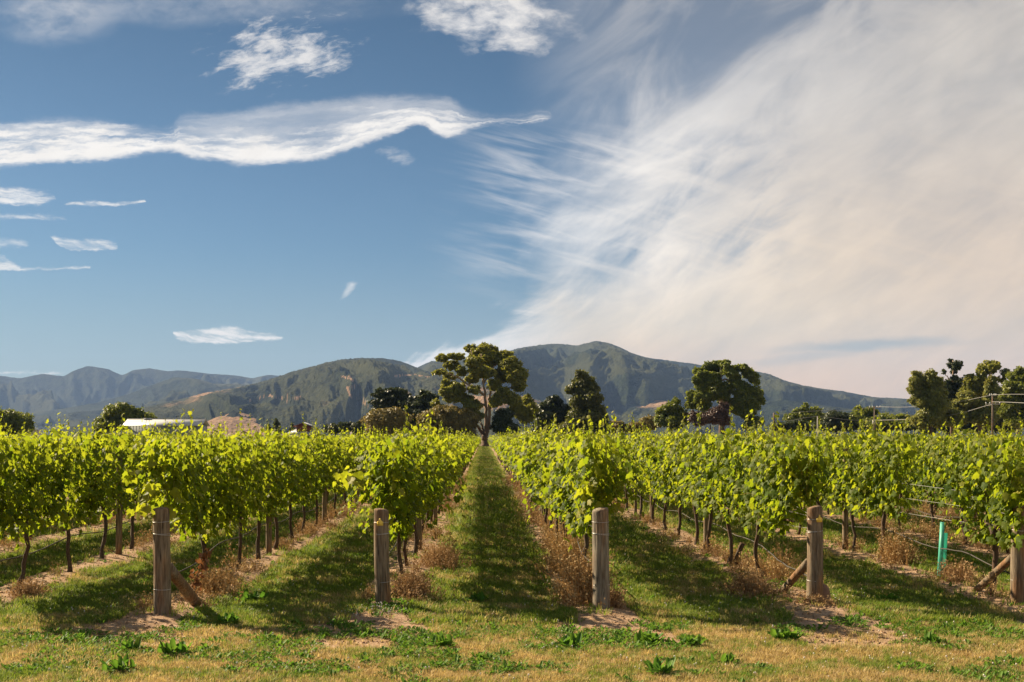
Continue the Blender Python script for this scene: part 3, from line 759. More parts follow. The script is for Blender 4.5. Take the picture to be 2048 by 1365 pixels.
for k in range(-1, 7):
    X = row_x(k); ye = end_y(k); r_ = .09; yend = 60
    for zz, wn in ((.86, 'lowest'), (1.08, 'middle'), (1.30, 'upper')):
        if zz > 1.1 and k not in (3, 4, 5): continue
        b = MB(); ys = np.r_[ye, ye+.6, np.arange(ye+2, yend, 2.)]
        zt = np.interp(ys, [ye, ye+2.2], [min(zz, 1.0)+.08, zz])
        b.tube(np.stack([np.full(len(ys), X+(.05 if k >= 3 else -.05))+.01*np.sin(ys), ys, zt+.012*np.sin(ys*.9+k)], 1), .0028, 4, False)
        ob('trellis_wire', b.mesh('trellis_wire', M['wire']), label='%s thin trellis wire along the %s' % (wn, row_name(k)), cat='wire', group=WG)
    b = MB(); ys = np.r_[np.linspace(ye+.05, ye+3, 12), np.arange(ye+3.5, yend, .6)]
    base = gh(np.full(len(ys), X), ys)
    zt = base+np.interp(ys, [ye, ye+1.5, ye+4, 60], [.30, .36, .44, .42])+.035*np.sin(ys*1.8+k*2)*np.clip(ys-ye, 0, 1)
    b.tube(np.stack([X+.06*np.sin(ys*.5+k)+(.07 if k >= 3 else -.07), ys, zt], 1), .0085, 6, False)
    ob('irrigation_hose', b.mesh('irrigation_hose', M['hose'], True), label='sagging irrigation hose running low along the %s' % row_name(k), cat='hose', group=HG)
b = MB(); b.tube([(-.10, 71.6, .10), (.3, 71.7, .12), (.72, 71.8, .11)], .035, 8)
ob('white_pipe', b.mesh('white_pipe', M['pipe'], True), label='pale pipe lying across the central grass lane far down', cat='pipe')
# old stump in row 4, stone behind post 4
b = MB(); z0 = gz(3.85, 18.9); b.tube([(0, 0, -.05), (.02, 0, .12), (.07, -.02, .26), (.10, -.02, .33)], [.05, .04, .035, .04], 9, True, jit=.3)
ob('vine_stump', b.mesh('vine_stump', M['bark'], True), None, (3.8, 18.7, z0), label='short leaning vine stump in the second row right of the lane', cat='stump')
b = MB(); t = np.linspace(-1, 1, 9); b.tube([(0, 0, .10+.13*a) for a in t], .10*np.sqrt(np.clip(1-t**2, .0, 1))+.003, 12, True, jit=.12)
ob('stone', b.mesh('stone', M['stone'], True), None, (3.98, 14.62, gz(3.98, 14.62)), label='rounded reddish-brown stone at the foot of the flat-topped tagged post', cat='stone')

# ------------------------------------------------------------------ trees (silhouettes placed at their own distances)
def tree(name, label, D, blobs, mat, stems=(), bark='dark_bark', leaf=.30, dens=1., sub=.40, depth=.55, zoom=None, cat='tree', group=None, up=.5, hollow=.55, flat=1., fill=.4):
    """crown = clumps of leaf-sized faces inside a set of ellipsoids; stems = limbs through pixel polylines"""
    if zoom: bx_, by_, s_ = zoom; blobs = [(bx_+a/s_, by_+b_/s_, c/s_, d_/s_) for a, b_, c, d_ in blobs]; stems = [([(bx_+a/s_, by_+b_/s_) for a, b_ in pl], r0, r1) for pl, r0, r1 in stems]
    leaf *= 1.18; k = D/F; xs = [b_[0] for b_ in blobs]; cx = (min(xs)+max(xs))/2; wid = (max(xs)-min(xs))*k/2+.5
    cx0 = (cx-VX)*k
    root = empty(name, (cx0, D, 0), label=label, cat=cat, group=group)
    tv = np.array([(-.5, 0, 0), (.5, 0, 0), (.35, 1, .12), (-.35, 1, .12)]); tt = np.array([(0, 1, 2), (0, 2, 3)])
    P_, N_, S_, C_ = [], [], [], []
    nb_ = len(blobs); extra = []
    for a_ in blobs:
        for b_ in sorted(blobs, key=lambda q_: (q_[0]-a_[0])**2+(q_[1]-a_[1])**2)[1:4]:
            if R.random() < fill and math.hypot(a_[0]-b_[0], a_[1]-b_[1]) < 1.9*(a_[2]+b_[2])/2+1: extra.append(((a_[0]+b_[0])/2, (a_[1]+b_[1])/2, min(a_[2], b_[2])*.85, min(a_[3], b_[3])*.85))
    for (px, py, rx, ry) in list(blobs)+extra:
        x_, _, z_ = P(px, py, D); rx *= k*1.22; ry *= k*1.22
        rel_ = abs(x_-cx0)/wid
        yd = R.uniform(-1, 1)*wid*depth*math.sqrt(max(.05, 1-min(1, rel_)**2))
        ns = max(8, int(20*dens*(rx*ry)**.5/1.6))
        u = rand_unit(ns)*R.uniform(.45, .88, (ns, 1)); cen = np.stack([x_-cx0+u[:, 0]*rx, yd+u[:, 1]*max(rx, ry)*.8, z_+u[:, 2]*ry], 1)
        for c in cen:
            rs = sub*min(rx, ry)*R.uniform(.8, 1.5); n = max(9, int(30*dens**.5*(rs/leaf)**1.6))
            v = rand_unit(n); v[:, 2] = v[:, 2]*.85+.12
            rad = R.uniform(hollow, 1.08, (n, 1))+np.abs(R.normal(0, .20, (n, 1)))
            pp = c+v*rad*rs*np.array([1.15, 1.15, .85*flat])
            nn = v+R.normal(0, .7, (n, 3)); nn[:, 2] += up
            P_.append(pp); N_.append(nn); S_.append(R.uniform(.45, 1.35, n)*leaf); C_.append(np.full(n, R.random()*.5))
    P_ = np.vstack(P_); N_ = np.vstack(N_); S_ = np.hstack(S_); C_ = np.hstack(C_)
    keep = P_[:, 2] > .1; P_, N_, S_, C_ = P_[keep], N_[keep], S_[keep], C_[keep]
    V, T_ = leaves(tv, tt, P_, N_, rand_unit(len(P_))+np.array([0, 0, -.3]), S_)
    n = len(P_); tint = np.repeat(np.stack([np.clip(C_+.65*R.random(n), 0, 1), (R.random(n) < .08)*.8, R.random(n)], 1), 4, axis=0)
    ob('crown', tris_mesh('crown', V, T_, [M[mat]], tint=tint), root)
    b = MB()
    if not stems: stems = [([(cx, VY+H/k), (cx+R.normal(0, 2), min(b_[1] for b_ in blobs)*.4+.6*VY)], .28, .1)]
    for pl, r0, r1 in stems:
        pts = []
        for (a, b_) in pl: x_, _, z_ = P(a, b_, D); pts.append((x_-cx0, R.normal(0, .25), max(z_, -.3)))
        pts = np.array(pts); q = np.linspace(0, len(pts)-1, len(pts)*4)
        pts = np.stack([np.interp(q, np.arange(len(pts)), pts[:, c]) for c in range(3)], 1); pts[1:-1] += R.normal(0, .05, (len(pts)-2, 3))
        b.tube(pts, np.linspace(r0, r1, len(pts)), 8, True, jit=.15)
    ob('trunk', b.mesh('trunk', M[bark], True), root)
    return root, n
tot = 0
def T2(*a, **k):
    global tot
    r_, n = tree(*a, **k); tot += n
    return r_
Z3 = (720, 670, 3.938); Z4 = (1280, 700, 5.389); Z5 = (1660, 700, 5.278)
T2('gum_tree', 'tall spreading gum tree with pale forked trunk at the end of the lane', 256,
   [(870,95,45,25),(990,90,60,26),(950,140,80,42),(1060,115,32,28),(650,190,50,26),(720,178,40,20),(790,180,42,22),(725,238,62,30),(640,302,45,22),(580,300,20,12),(710,318,60,28),(795,290,40,35),
    (890,225,60,42),(1000,210,80,52),(1130,185,60,52),(1180,250,72,62),(1225,325,70,60),(1275,390,32,36),(1140,320,80,50),(960,300,100,42),(880,345,52,32),(700,400,50,42),(765,425,70,36),(675,450,40,32),
    (735,500,70,32),(825,500,60,32),(890,560,60,40),(900,440,42,30),(1065,400,62,40),(1130,465,58,40),(1070,530,48,40),(1200,520,50,48),(1240,585,48,50),(1325,515,46,34),(1355,590,38,56),(1300,650,45,40),
    (600,540,32,28),(945,640,40,24),(1020,150,50,30),(1250,420,40,28),(900,640,46,30),(1190,610,40,35)],
   'gum', [([(985,885),(985,830),(982,790)],.85,.6),([(982,800),(940,740),(900,690),(850,650)],.38,.15),([(985,800),(968,740),(950,690)],.32,.18),([(985,800),(1012,720),(1022,600),(1018,500),(1040,400),(1090,340)],.42,.14),
           ([(990,800),(995,700),(990,560),(985,470),(970,370),(960,240),(955,150)],.42,.10),([(1020,590),(1080,520),(1160,470)],.25,.08),([(1015,740),(1060,700),(1120,640)],.3,.1),([(1018,520),(1090,500),(1200,400)],.25,.1),
           ([(985,480),(900,420),(760,330),(680,300)],.28,.07),([(990,560),(900,520),(780,470)],.25,.08),([(965,300),(900,200),(870,120)],.2,.06),([(975,380),(1040,260),(1120,200)],.22,.07),([(850,650),(790,640),(700,690)],.2,.08)],
   'gum_bark', .25, 2.3, .27, .5, Z3, fill=.2)
T2('conifer_tree', 'dark flat-topped conifer left of the tall gum tree', 275, [(785,782,34,4),(768,790,22,4),(792,796,34,5),(772,805,32,5),(788,814,38,6),(775,824,38,7),(788,836,42,9),(782,850,42,12)], 'dark_tree', leaf=.34, dens=1.5, sub=.75, hollow=.2, flat=.6)
T2('conifer_tree', 'dark blue-green conifer with drooping limbs behind the olive bushes', 272, [(850,786,10,3),(862,795,14,5),(842,800,26,5),(835,810,32,6),(856,815,28,7),(838,826,34,8),(840,842,38,12),(806,800,6,5)], 'dark_tree', [([(838,890),(842,800)],.4,.1),([(820,840),(808,805),(800,795)],.2,.05)], leaf=.34, dens=1.6, sub=.75, hollow=.2, flat=.6)
T2('round_bush', 'round olive-green bush below the flat-topped conifer', 252, [(760,845,22,18),(785,842,22,18),(772,835,20,14),(775,858,34,16)], 'olive_tree', leaf=.26, dens=1.3)
T2('olive_tree', 'wide brownish olive tree spreading left of the gum trunk', 250, [(862,840,22,14),(885,825,26,12),(910,828,26,12),(935,838,22,13),(880,845,30,14),(915,850,28,14),(860,860,30,14),(925,866,26,12),(895,866,30,14)], 'olive_tree', leaf=.22, dens=1.4, hollow=.4)
T2('dark_bush', 'dark green bush close right of the gum trunk', 249, [(1008,832,12,12),(1004,848,16,14),(1014,862,16,14)], 'dark_tree', leaf=.28, dens=1.5)
T2('dark_tree', 'low dark tree left of the tall narrow gum', 268, [(1108,806,14,10),(1090,818,14,10),(1118,822,18,13),(1092,836,20,13),(1118,842,24,15),(1086,856,16,14),(1108,860,26,14),(1136,830,10,16)], 'dark_tree', leaf=.34, dens=1.3)
T2('gum_tree', 'tall narrow gum tree in front of the highest mountain', 262, [(1157,750,6,7),(1168,750,7,7),(1160,764,11,9),(1176,764,10,9),(1142,780,10,7),(1152,774,9,7),(1170,782,16,11),(1186,778,8,10),(1178,798,19,13),(1158,800,15,11),(1170,818,22,14),(1190,822,13,14),(1180,840,24,15),(1156,838,14,14),(1196,845,12,14),(1176,858,26,14),(1150,858,20,14),(1200,860,18,12),(1162,744,3,4)],
   'gum_dark', [([(1174,895),(1172,800),(1166,752)],.5,.1),([(1172,830),(1185,790)],.2,.06),([(1172,810),(1148,780)],.15,.05)], 'gum_bark', .28, 1.2, .42)
T2('gum_tree', 'broad rounded gum tree with dense puffy crown', 258,
   [(740,180,55,44),(830,152,62,34),(910,150,42,34),(1000,200,56,34),(1090,208,54,34),(1145,245,52,42),(1200,300,52,46),(1240,350,30,32),(880,215,80,42),(650,240,52,44),(615,320,50,52),(720,300,70,50),(820,295,70,50),(960,270,70,42),(635,400,55,44),(755,395,78,50),(890,400,52,42),(1050,345,62,44),
    (1085,430,88,66),(1190,450,70,52),(1265,500,62,60),(1285,555,52,40),(560,500,52,52),(645,520,78,58),(760,500,70,52),(555,590,70,42),(680,610,70,52),(1100,540,88,66),(1040,620,70,70),(1130,660,80,80),(1200,600,52,52),(860,470,50,50),(960,420,60,50),(950,520,60,60)],
   'green_tree', [([(880,1000),(880,700),(870,520),(870,300),(862,200)],.7,.15),([(872,540),(915,480),(960,400)],.25,.1),([(872,400),(720,375)],.2,.06),([(872,330),(920,320),(1050,360),(1190,440)],.22,.07)], 'gum_bark', .26, 2.0, .28, .5, Z4, fill=.6)
T2('dry_shrub', 'brown leafless shrub below the broad rounded gum', 250, [(600,690,70,36),(850,690,90,56),(900,620,46,50),(720,740,120,52),(900,760,80,50),(600,770,80,50)], 'brown_shrub', leaf=.16, dens=1.4, hollow=.1, zoom=Z4, cat='shrub')
T2('green_tree', 'yellow-green tree left of the broad rounded gum', 260, [(390,555,34,40),(330,615,56,44),(250,680,66,44),(380,680,80,52),(215,760,46,56),(340,780,110,62),(460,730,52,56)], 'green_tree', leaf=.28, dens=1.2, zoom=Z4)
T2('small_tree', 'small green tree at right foot of the broad rounded gum', 256, [(1200,760,56,40),(1260,780,52,46),(1180,820,70,40)], 'green_tree', leaf=.26, dens=1.3, zoom=Z4)
T2('willow_tree', 'bright green domed willow right of the dark power pole', 300, [(1780,600,26,22),(1720,670,80,40),(1850,665,90,42),(1650,740,78,56),(1800,760,140,70),(1960,740,80,54)], 'green_tree', leaf=.30, dens=1.2, zoom=Z4)
for lab, bl, mt in (('dark low tree between the two power poles', [(1672,838,22,12),(1690,846,24,12),(1660,852,30,10)], 'dark_tree'), ('green hedge tree with a pointed top beside the crossarm pole', [(1720,832,18,9),(1718,818,7,6),(1738,826,12,9),(1712,846,40,12)], 'green_tree'),
                    ('low green tree right of the crossarm pole', [(1775,840,22,9),(1800,838,16,8),(1765,850,40,10),(1830,848,20,9)], 'green_tree'), ('small dark round bush left of the big willow', [(1812,852,14,9)], 'dark_tree'),
                    ('pale brown thicket left of the yellow-green tree', [(1290,850,16,10),(1270,856,16,8),(1305,846,12,12)], 'olive_tree'), ('orange-tinted bush right of the tall narrow gum', [(1232,852,10,8),(1250,858,14,7),(1222,858,12,7)], 'olive_tree'),
                    ('dark rounded tree at the left edge of the photo', [(12,838,20,14),(38,842,16,14),(20,855,36,12),(52,856,10,8),(-20,840,24,18)], 'green_tree'), ('green tree behind the left end of the long shed', [(228,828,18,12),(250,818,16,10),(268,830,20,11),(222,846,26,14),(290,838,22,10),(255,845,30,14),(208,855,16,10)], 'green_tree'),
                    ('dark bush right of the red gabled house', [(662,858,14,8),(690,855,18,8),(722,858,16,10)], 'dark_tree'), ('bushes left of the round olive bush', [(735,850,14,12),(748,862,16,10)], 'olive_tree')):
    T2('small_tree', lab, 303 if 'behind the left end' in lab else 285, bl, mt, leaf=.30, dens=1.2)
for px, py, lab in ((553, 838, 'tiny pointed conifer left of the red gabled house'), (538, 850, 'tiny dark conifer further left of the red gabled house'), (585, 846, 'tiny dark conifer touching the red gabled house')):
    T2('small_conifer', lab, 330, [(px, py+4, 2, 5), (px, py+12, 4, 6), (px, py+22, 6, 8)], 'dark_tree', leaf=.3, dens=1.5)
T2('willow_tree', 'broad soft willow at the left of the right-hand trees', 240, [(910,265,38,30),(1040,258,42,32),(965,335,80,50),(1080,345,70,50),(1150,345,40,42),(890,345,46,40),(1000,430,96,50),(895,430,46,46),(1105,450,78,60),(895,540,46,40),(1010,560,88,60),(1120,590,80,70),(1040,690,100,60),(960,760,100,50),(1150,740,80,60)],
   'willow', [([(1060,900),(1050,600),(1040,300)],.45,.1),([(1050,640),(960,420),(920,300)],.2,.06)], leaf=.22, dens=1.35, hollow=.35, sub=.5, zoom=Z5)
T2('gum_tree', 'slender gum with tufted top behind the willow', 262, [(1290,110,20,16),(1262,165,26,22),(1325,180,38,40),(1330,240,32,24),(1190,238,16,26),(1290,300,34,24),(1370,335,34,34),(1262,355,34,32),(1335,385,42,34),(1215,420,50,44),(1250,500,60,60),(1240,620,60,70),(1350,470,46,50)], 'dark_tree',
   [([(1290,1000),(1275,500),(1300,250),(1292,110)],.4,.08),([(1280,400),(1240,270)],.14,.05),([(1285,330),(1200,245)],.1,.04)], 'gum_bark', .26, 1.15, .5, zoom=Z5)
T2('gum_tree', 'tall gum with dark twin tops near the right edge', 258, [(1690,150,50,34),(1765,140,34,34),(1640,190,50,34),(1720,215,72,42),(1835,245,34,34),(1815,310,32,24),(1600,255,42,34),(1600,330,56,50),(1490,290,40,32),(1510,360,66,50),(1480,430,66,50),(1570,440,66,50),(1620,420,40,50)], 'gum',
   [([(1600,1000),(1620,600),(1680,300),(1720,150)],.5,.1),([(1640,480),(1520,330)],.2,.06),([(1690,320),(1820,260)],.15,.05)], 'gum_bark', .28, 1.15, .42, zoom=Z5)
T2('olive_tree', 'lighter rounded tree in front of the twin-topped gum', 246, [(1700,320,42,34),(1690,380,64,46),(1730,430,60,44),(1680,480,56,44),(1700,560,60,60)], 'willow', leaf=.24, dens=1.3, zoom=Z5)
T2('olive_tree', 'low olive tree with a pale bare branch, under the twin-topped gum', 242, [(1345,600,66,56),(1300,680,72,60),(1400,715,100,66),(1490,580,84,66),(1550,680,84,76),(1440,500,76,50),(1640,610,66,70),(1660,730,80,76),(1290,760,60,50)], 'willow',
   [([(1590,1000),(1560,720),(1530,600),(1500,520)],.3,.1),([(1545,660),(1450,620)],.12,.05)], 'gum_bark', .24, 1.3, hollow=.4, zoom=Z5)
T2('gum_tree', 'tall green gum cut off by the right edge of the photo', 250, [(1980,215,46,30),(1945,280,58,40),(2030,290,56,50),(2120,300,60,60),(1895,390,56,50),(2000,410,84,66),(2110,430,90,80),(1880,480,60,56),(1950,540,90,66),(1895,650,76,70),(2020,670,90,90),(1950,760,100,54),(2130,600,100,110),(2150,760,100,70)], 'green_tree',
   [([(1990,1000),(1990,600),(1985,230)],.5,.1)], 'gum_bark', .28, 1.15, zoom=Z5)
T2('dark_tree', 'dark dense tree filling the gap behind the slender gum', 268, [(1900,790,16,22),(1885,815,16,20),(1905,835,22,22),(1925,800,14,20),(1935,840,20,20),(1870,845,16,14)], 'dark_tree', leaf=.30, dens=1.5)
T2('dark_tree', 'dark dense tree behind the two-armed power pole', 268, [(1962,785,14,16),(1975,805,18,18),(2000,800,14,20),(1985,830,22,22),(1960,845,20,18),(2012,842,18,18)], 'gum_dark', leaf=.30, dens=1.5)
T2('dark_tree', 'dark tree behind the right edge gum', 268, [(2030,790,16,22),(2050,820,20,24),(2025,835,18,20),(2075,800,24,30)], 'gum_dark', leaf=.30, dens=1.5)
T2('small_tree', 'low dark tree belt piece beneath the domed willow', 292, [(1585,852,18,9),(1610,854,20,9),(1560,856,14,8)], 'dark_tree', leaf=.3, dens=1.3)
T2('small_tree', 'low green tree belt piece left of the broad soft willow', 280, [(1740,852,22,9),(1785,852,26,9),(1825,846,18,10),(1850,852,20,12)], 'green_tree', leaf=.3, dens=1.3)
print('tree leaves', tot)

# ------------------------------------------------------------------ buildings
def quad_roof(pts, th=.12):
    b = MB(); p = np.array(pts, float); q = p.copy(); q[:, 2] -= th; V = np.vstack([p, q])
    T_ = [(0, 1, 2), (0, 2, 3), (4, 6, 5), (4, 7, 6)]
    for i in range(4): j = (i+1) % 4; T_ += [(i, 4+i, 4+j), (i, 4+j, j)]
    b.add(V, T_); return b
D = 290.; k = D/F
def shed():
    root = empty('long_shed', ((325-VX)*k, D, 0), label='long grey shed with pale metal roof at left beyond the vines', cat='shed')
    hw = (400-252)/2*k; ze = H+(VY-851)*k; zr = H+(VY-838)*k
    b = MB(); b.box((0, 4, ze/2), (hw*2, 8, ze)); ob('wall', b.mesh('wall', M['wall_grey']), root)
    rib = MB(); rib.box((0, 0, ze/2), (.12, .08, ze-.02)); rm = rib.mesh('cladding_rib', M['wall_grey'])
    for i in range(24): ob('cladding_rib', rm, root, loc=(-hw+.4+i*(2*hw-.8)/23, -.03, 0))
    rf = ob('roof', quad_roof([(-hw-.7, -.5, ze-.05), (hw+.6, -.5, ze-.05), (hw+.6, 4, zr), (-hw-.7, 4, zr)]).mesh('roof', M['roof_white']), root)
    ob('roof', quad_roof([(-hw-.7, 4, zr), (hw+.6, 4, zr), (hw+.6, 8.5, ze-.05), (-hw-.7, 8.5, ze-.05)]).mesh('roof', M['roof_white']), root)
    b = MB(); b.box((-4.6, 3.9, zr+.05), (1.6, .7, .28)); ob('roof_vent', b.mesh('roof_vent', M['roof_grey']), rf)
    b = MB(); b.box((0, 4, zr+.03), (hw*2+1.2, .3, .12)); ob('ridge_cap', b.mesh('ridge_cap', M['roof_white']), rf)
shed()
def house(name, label, pxc, w_px, y_eave, y_ridge, mat, wall, gable=None, D=290., win=True):
    k = D/F; root = empty(name, ((pxc-VX)*k, D, 0), label=label, cat='house'); hw = w_px/2*k; ze = H+(VY-y_eave)*k; zr = H+(VY-y_ridge)*k
    b = MB(); b.box((0, 4, ze/2), (hw*1.8, 7.6, ze)); ob('wall', b.mesh('wall', M[wall]), root)
    r_ = hw*.35
    V = [(-hw, -.4, ze-.05), (hw, -.4, ze-.05), (hw, 8.4, ze-.05), (-hw, 8.4, ze-.05), (-r_, 4, zr), (r_, 4, zr)]
    b = MB(); b.add(V, [(0, 1, 5), (0, 5, 4), (1, 2, 5), (2, 3, 4), (2, 4, 5), (3, 0, 4), (0, 2, 1), (0, 3, 2)])
    ob('roof', b.mesh('roof', M[mat]), root)
    if gable:
        gw, g1, g2 = gable; gw *= k; za, zb = H+(VY-g1)*k, H+(VY-g2)*k
        b = MB(); b.prism([(-gw, zr-.9), (gw, zr-.9), (gw, za), (0, zb), (-gw, za)], 1.5, 5); ob('gable_tower', b.mesh('gable_tower', M['wood_red']), root)
        for s in (-1, 1):
            b = MB(); b.prism([(0, zb+.22), (0, zb+.05), (s*gw*1.45, za-.15), (s*gw*1.45, za+.02)][::s], 1.0, 5.5); ob('gable_roof', b.mesh('gable_roof', M['wood_red' if s < 0 else 'roof_grey']), root)
    if win:
        for i in (-1, 0, 1):
            b = MB(); b.box((i*hw*.5, .17, ze*.55), (hw*.25, .06, ze*.3)); f = ob('window', b.mesh('window', M['glass_dark']), root)
house('gabled_house', 'grey-roofed house with small red-brown gable above its roof', 605, 78, 870, 856, 'roof_grey', 'wall_pale', (14, 853, 847))
house('white_roofed_house', 'small white-roofed building right of the gum trunk', 1062, 44, 869, 862, 'roof_white', 'wall_pale')
house('pale_house', 'small pale house at left among the trees', 46, 30, 860, 853, 'roof_white', 'wall_pale', D=300)
house('pinkish_house', 'small pinkish house just left of the conifers', 712, 26, 856, 848, 'wall_pale', 'wall_pale', D=320)

# ------------------------------------------------------------------ power poles and cables
def pole(px, ytop, D, label, mat, arm=None, arm2=None, box=False, r_=.16):
    x_, _, z_ = P(px, ytop, D); root = empty('power_pole', (x_, D, 0), label=label, cat='power pole', group='power poles beyond the vineyard')
    b = MB(); b.tube([(0, 0, -.2), (0, 0, z_/2), (0, 0, z_)], [r_*1.15, r_, r_*.8], 10); ob('pole', b.mesh('pole', M[mat], True), root)
    for a, dz_ in ((arm, .25), (arm2, 1.8)):
        if a:
            b = MB(); b.box((0, -.16, z_-dz_), (a, .12, .14)); c = ob('crossarm', b.mesh('crossarm', M['pole_pale']), root)
            for s in (-.48, -.2, .2, .48):
                b = MB(); b.tube([(s*a, -.16, z_-dz_+.07), (s*a, -.16, z_-dz_+.2), (s*a, -.16, z_-dz_+.36)], [.05, .10, .06], 8); ob('insulator', b.mesh('insulator', M['insulator'], True), c)
    if box:
        b = MB(); b.tube([(-.2, -.5, z_-4.0), (-.2, -.5, z_-3.0), (-.2, -.5, z_-2.95)], [.42, .42, .2], 12); ob('transformer', b.mesh('transformer', M['pole_pale'], True), root)
    return root
pole(1548, 826, 270, 'dark bare power pole left of the domed willow', 'pole', r_=.24)
pole(1635, 833, 270, 'thin pale power pole in front of the domed willow', 'pole_pale', r_=.12)
pole(1749, 813, 270, 'dark power pole with crossarm, white insulators and transformer', 'pole', 2.4, None, True)
pole(1985, 789, 225, 'power pole with two crossarms before the right-hand trees', 'pole', 1.2, 2.6)
def cable(pl, label, D0, D1, r_=.035):
    b = MB(); n = 30; t = np.linspace(0, 1, n); px = np.interp(t, np.linspace(0, 1, len(pl)), [p[0] for p in pl])
    py = np.interp(t, np.linspace(0, 1, len(pl)), [p[1] for p in pl]); py = np.convolve(np.pad(py, 2, 'edge'), np.ones(5)/5, 'valid')
    Dq = D0+(D1-D0)*t; b.tube([P(a, b_, d_) for a, b_, d_ in zip(px, py, Dq)], r_, 5, False)
    ob('power_cable', b.mesh('power_cable', M['cable'], True), label=label, cat='cable', group='power cables strung between the poles')
cable([(1749, 814), (1705, 821), (1660, 821), (1600, 824), (1548, 830)], 'upper cable from the crossarm pole to the dark bare pole', 269.6, 269.6)
cable([(1752, 814), (1810, 815), (1860, 812), (1925, 803), (1985, 790)], 'upper cable from the crossarm pole rising to the two-armed pole', 269.6, 224.8)
cable([(1985, 790), (2020, 789), (2060, 789), (2130, 790)], 'top cable leaving the two-armed pole at the right', 224.7, 200)
cable([(1985, 804), (2020, 805), (2060, 807), (2130, 810)], 'second cable leaving the two-armed pole at the right', 224.7, 200, .05)
cable([(1548, 841), (1580, 842), (1610, 836), (1635, 833)], 'low cable from the dark bare pole to the thin pale pole', 269.7, 269.7, .04)
cable([(1635, 833), (1665, 836), (1700, 841), (1749, 841)], 'low cable from the thin pale pole to the crossarm pole', 269.7, 269.7, .04)
cable([(1749, 841), (1800, 840), (1850, 837), (1920, 828), (1985, 808)], 'low thick cable from the crossarm pole to the two-armed pole', 269.7, 224.8, .045)

# ------------------------------------------------------------------ mountains
m, g = new_mat('hill_scrub')
ge = g.n('ShaderNodeNewGeometry'); pos = ge.outputs['Position']; nrm_n = g.xyz(ge.outputs['Normal'])
at = g.n('ShaderNodeAttribute', attribute_name='tint'); ty, td, tb = g.xyz(at.outputs['Color'])
n1 = g.noise(pos, .004, 6, .6); n2 = g.noise(pos, .022, 5, .7); n4 = g.noise(pos, .075, 3, .7)
forest = g.mix(g.ss(g.add(g.mul(n2, .55), g.mul(n4, .45)), .40, .60), (.002, .006, .005), (.030, .042, .017)); forest = g.mix(g.mul(g.ss(n1, .45, .6), .6), forest, (.042, .050, .022)); forest = g.mix(g.mul(g.ss(g.add(tb, g.mul(g.sub(n1, .5), .5)), .58, .78), .7), forest, (.070, .072, .030))  # spur crests get paler scrub, with their sunlit look put into the colour
dry = g.mix(g.ss(n2, .3, .7), (.24, .145, .08), (.40, .26, .16))
df = g.m('MULTIPLY', g.ss(g.add(td, g.mul(g.sub(n1, .5), .9)), .55, .80), 1.)
col = g.mix(df, forest, dry)
finish(g, principled(g, col, .95, .05, g.bump(g.add(n2, g.mul(g.noise(pos, .07, 4, .7), .6)), 1., 34.)))
M['hill'] = m
def ridge(name, prof, D, depth, seed, px0, px1, nc=520, nr=110, spur=1., back=.25, dryf=None, rough=1.):
    px = np.linspace(px0, px1, nc); py = np.interp(px, [a for a, _ in prof], [b_ for _, b_ in prof])
    ker = np.ones(3)/3; py = np.convolve(np.pad(py, 1, 'edge'), ker, 'valid')
    t = np.r_[np.linspace(0, 1, nr), 1+np.linspace(.02, back, 14)]
    PX, TT = np.meshgrid(px, t); PY = np.broadcast_to(py, PX.shape)
    Dc = D+ (fbm(px/160., px*0+seed, 3, seed)-.5)*depth*.35; Dc = np.broadcast_to(Dc, PX.shape)
    YD = Dc-depth*(1-TT)
    Zc = H+(VY-PY)*Dc/F                              # crest height
    xw = (PX-VX)*Dc/F/(depth*.42)                     # across coordinate, in spur widths
    tt = np.clip(TT, 0, 1)
    wx = xw+.5*(fbm(xw*1.3+5, tt*2, 3, seed+3)-.5)
    sp = fbm(wx*1.2, tt*1.1+seed, 5, seed+7, .55, True)       # spurs running down to the plain
    pw = 1.0+spur*4.2*(.60-sp)*2
    prof_t = tt**np.clip(pw, .55, 3.2)
    Z = Zc*prof_t
    amp = Zc*.32*rough*np.sin(np.clip(tt, 0, 1)*PI)**.7
    Z += amp*(fbm(wx*5, tt*7, 4, seed+21, .55, True)-.55)
    Z += rough*Zc*.10*np.sin(np.clip(tt, 0, 1)*PI)**.6*(fbm(wx*7+1, tt*2.4+wx, 3, seed+81, .5, True)-.6)
    Z += rough*Zc*.24*np.sin(np.clip(tt, 0, 1)*PI)**.6*(fbm(wx*3.2+3, tt*1.3+wx*.6, 3, seed+51, .5, True)-.6)
    Z += np.minimum(12, Zc*.035)*rough*(fbm(PX/5., tt*90, 3, seed+31)-.5)*np.clip(1.4-TT, 0.25, 1)
    Z = np.where(TT < 1, np.minimum(Z, H+(VY-PY)*YD/F-(1-TT)*Zc*.05+np.minimum(26, Zc*.07)*(fbm(PX/4., tt*80, 3, seed+61)-.5)), Z)
    Z = np.where(TT > 1, Zc*(1-(TT-1)*1.6)+np.minimum(14, Zc*.03)*(fbm(PX/4., PX*0+3, 3, seed+61)-.5), Z)
    Z = np.where(TT <= 0, -1, np.maximum(Z, -1))
    X = (PX-VX)*YD/F
    r_, c = PX.shape; ii = (np.arange(r_-1)[:, None]*c+np.arange(c-1)).ravel()
    td = np.zeros(PX.shape)
    if dryf is not None: td = dryf(PX, VY-(Z-H)*F/YD, sp)
    tint = np.stack([np.full(PX.size, .5), td.ravel(), sp.ravel()], 1)
    me = tris_mesh(name, np.stack([X, YD, Z], -1).reshape(-1, 3), np.stack([ii, ii+1, ii+c+1, ii+c], 1), [M['hill']], tint=tint, smooth=True)
    return ob(name, me, kind='structure')
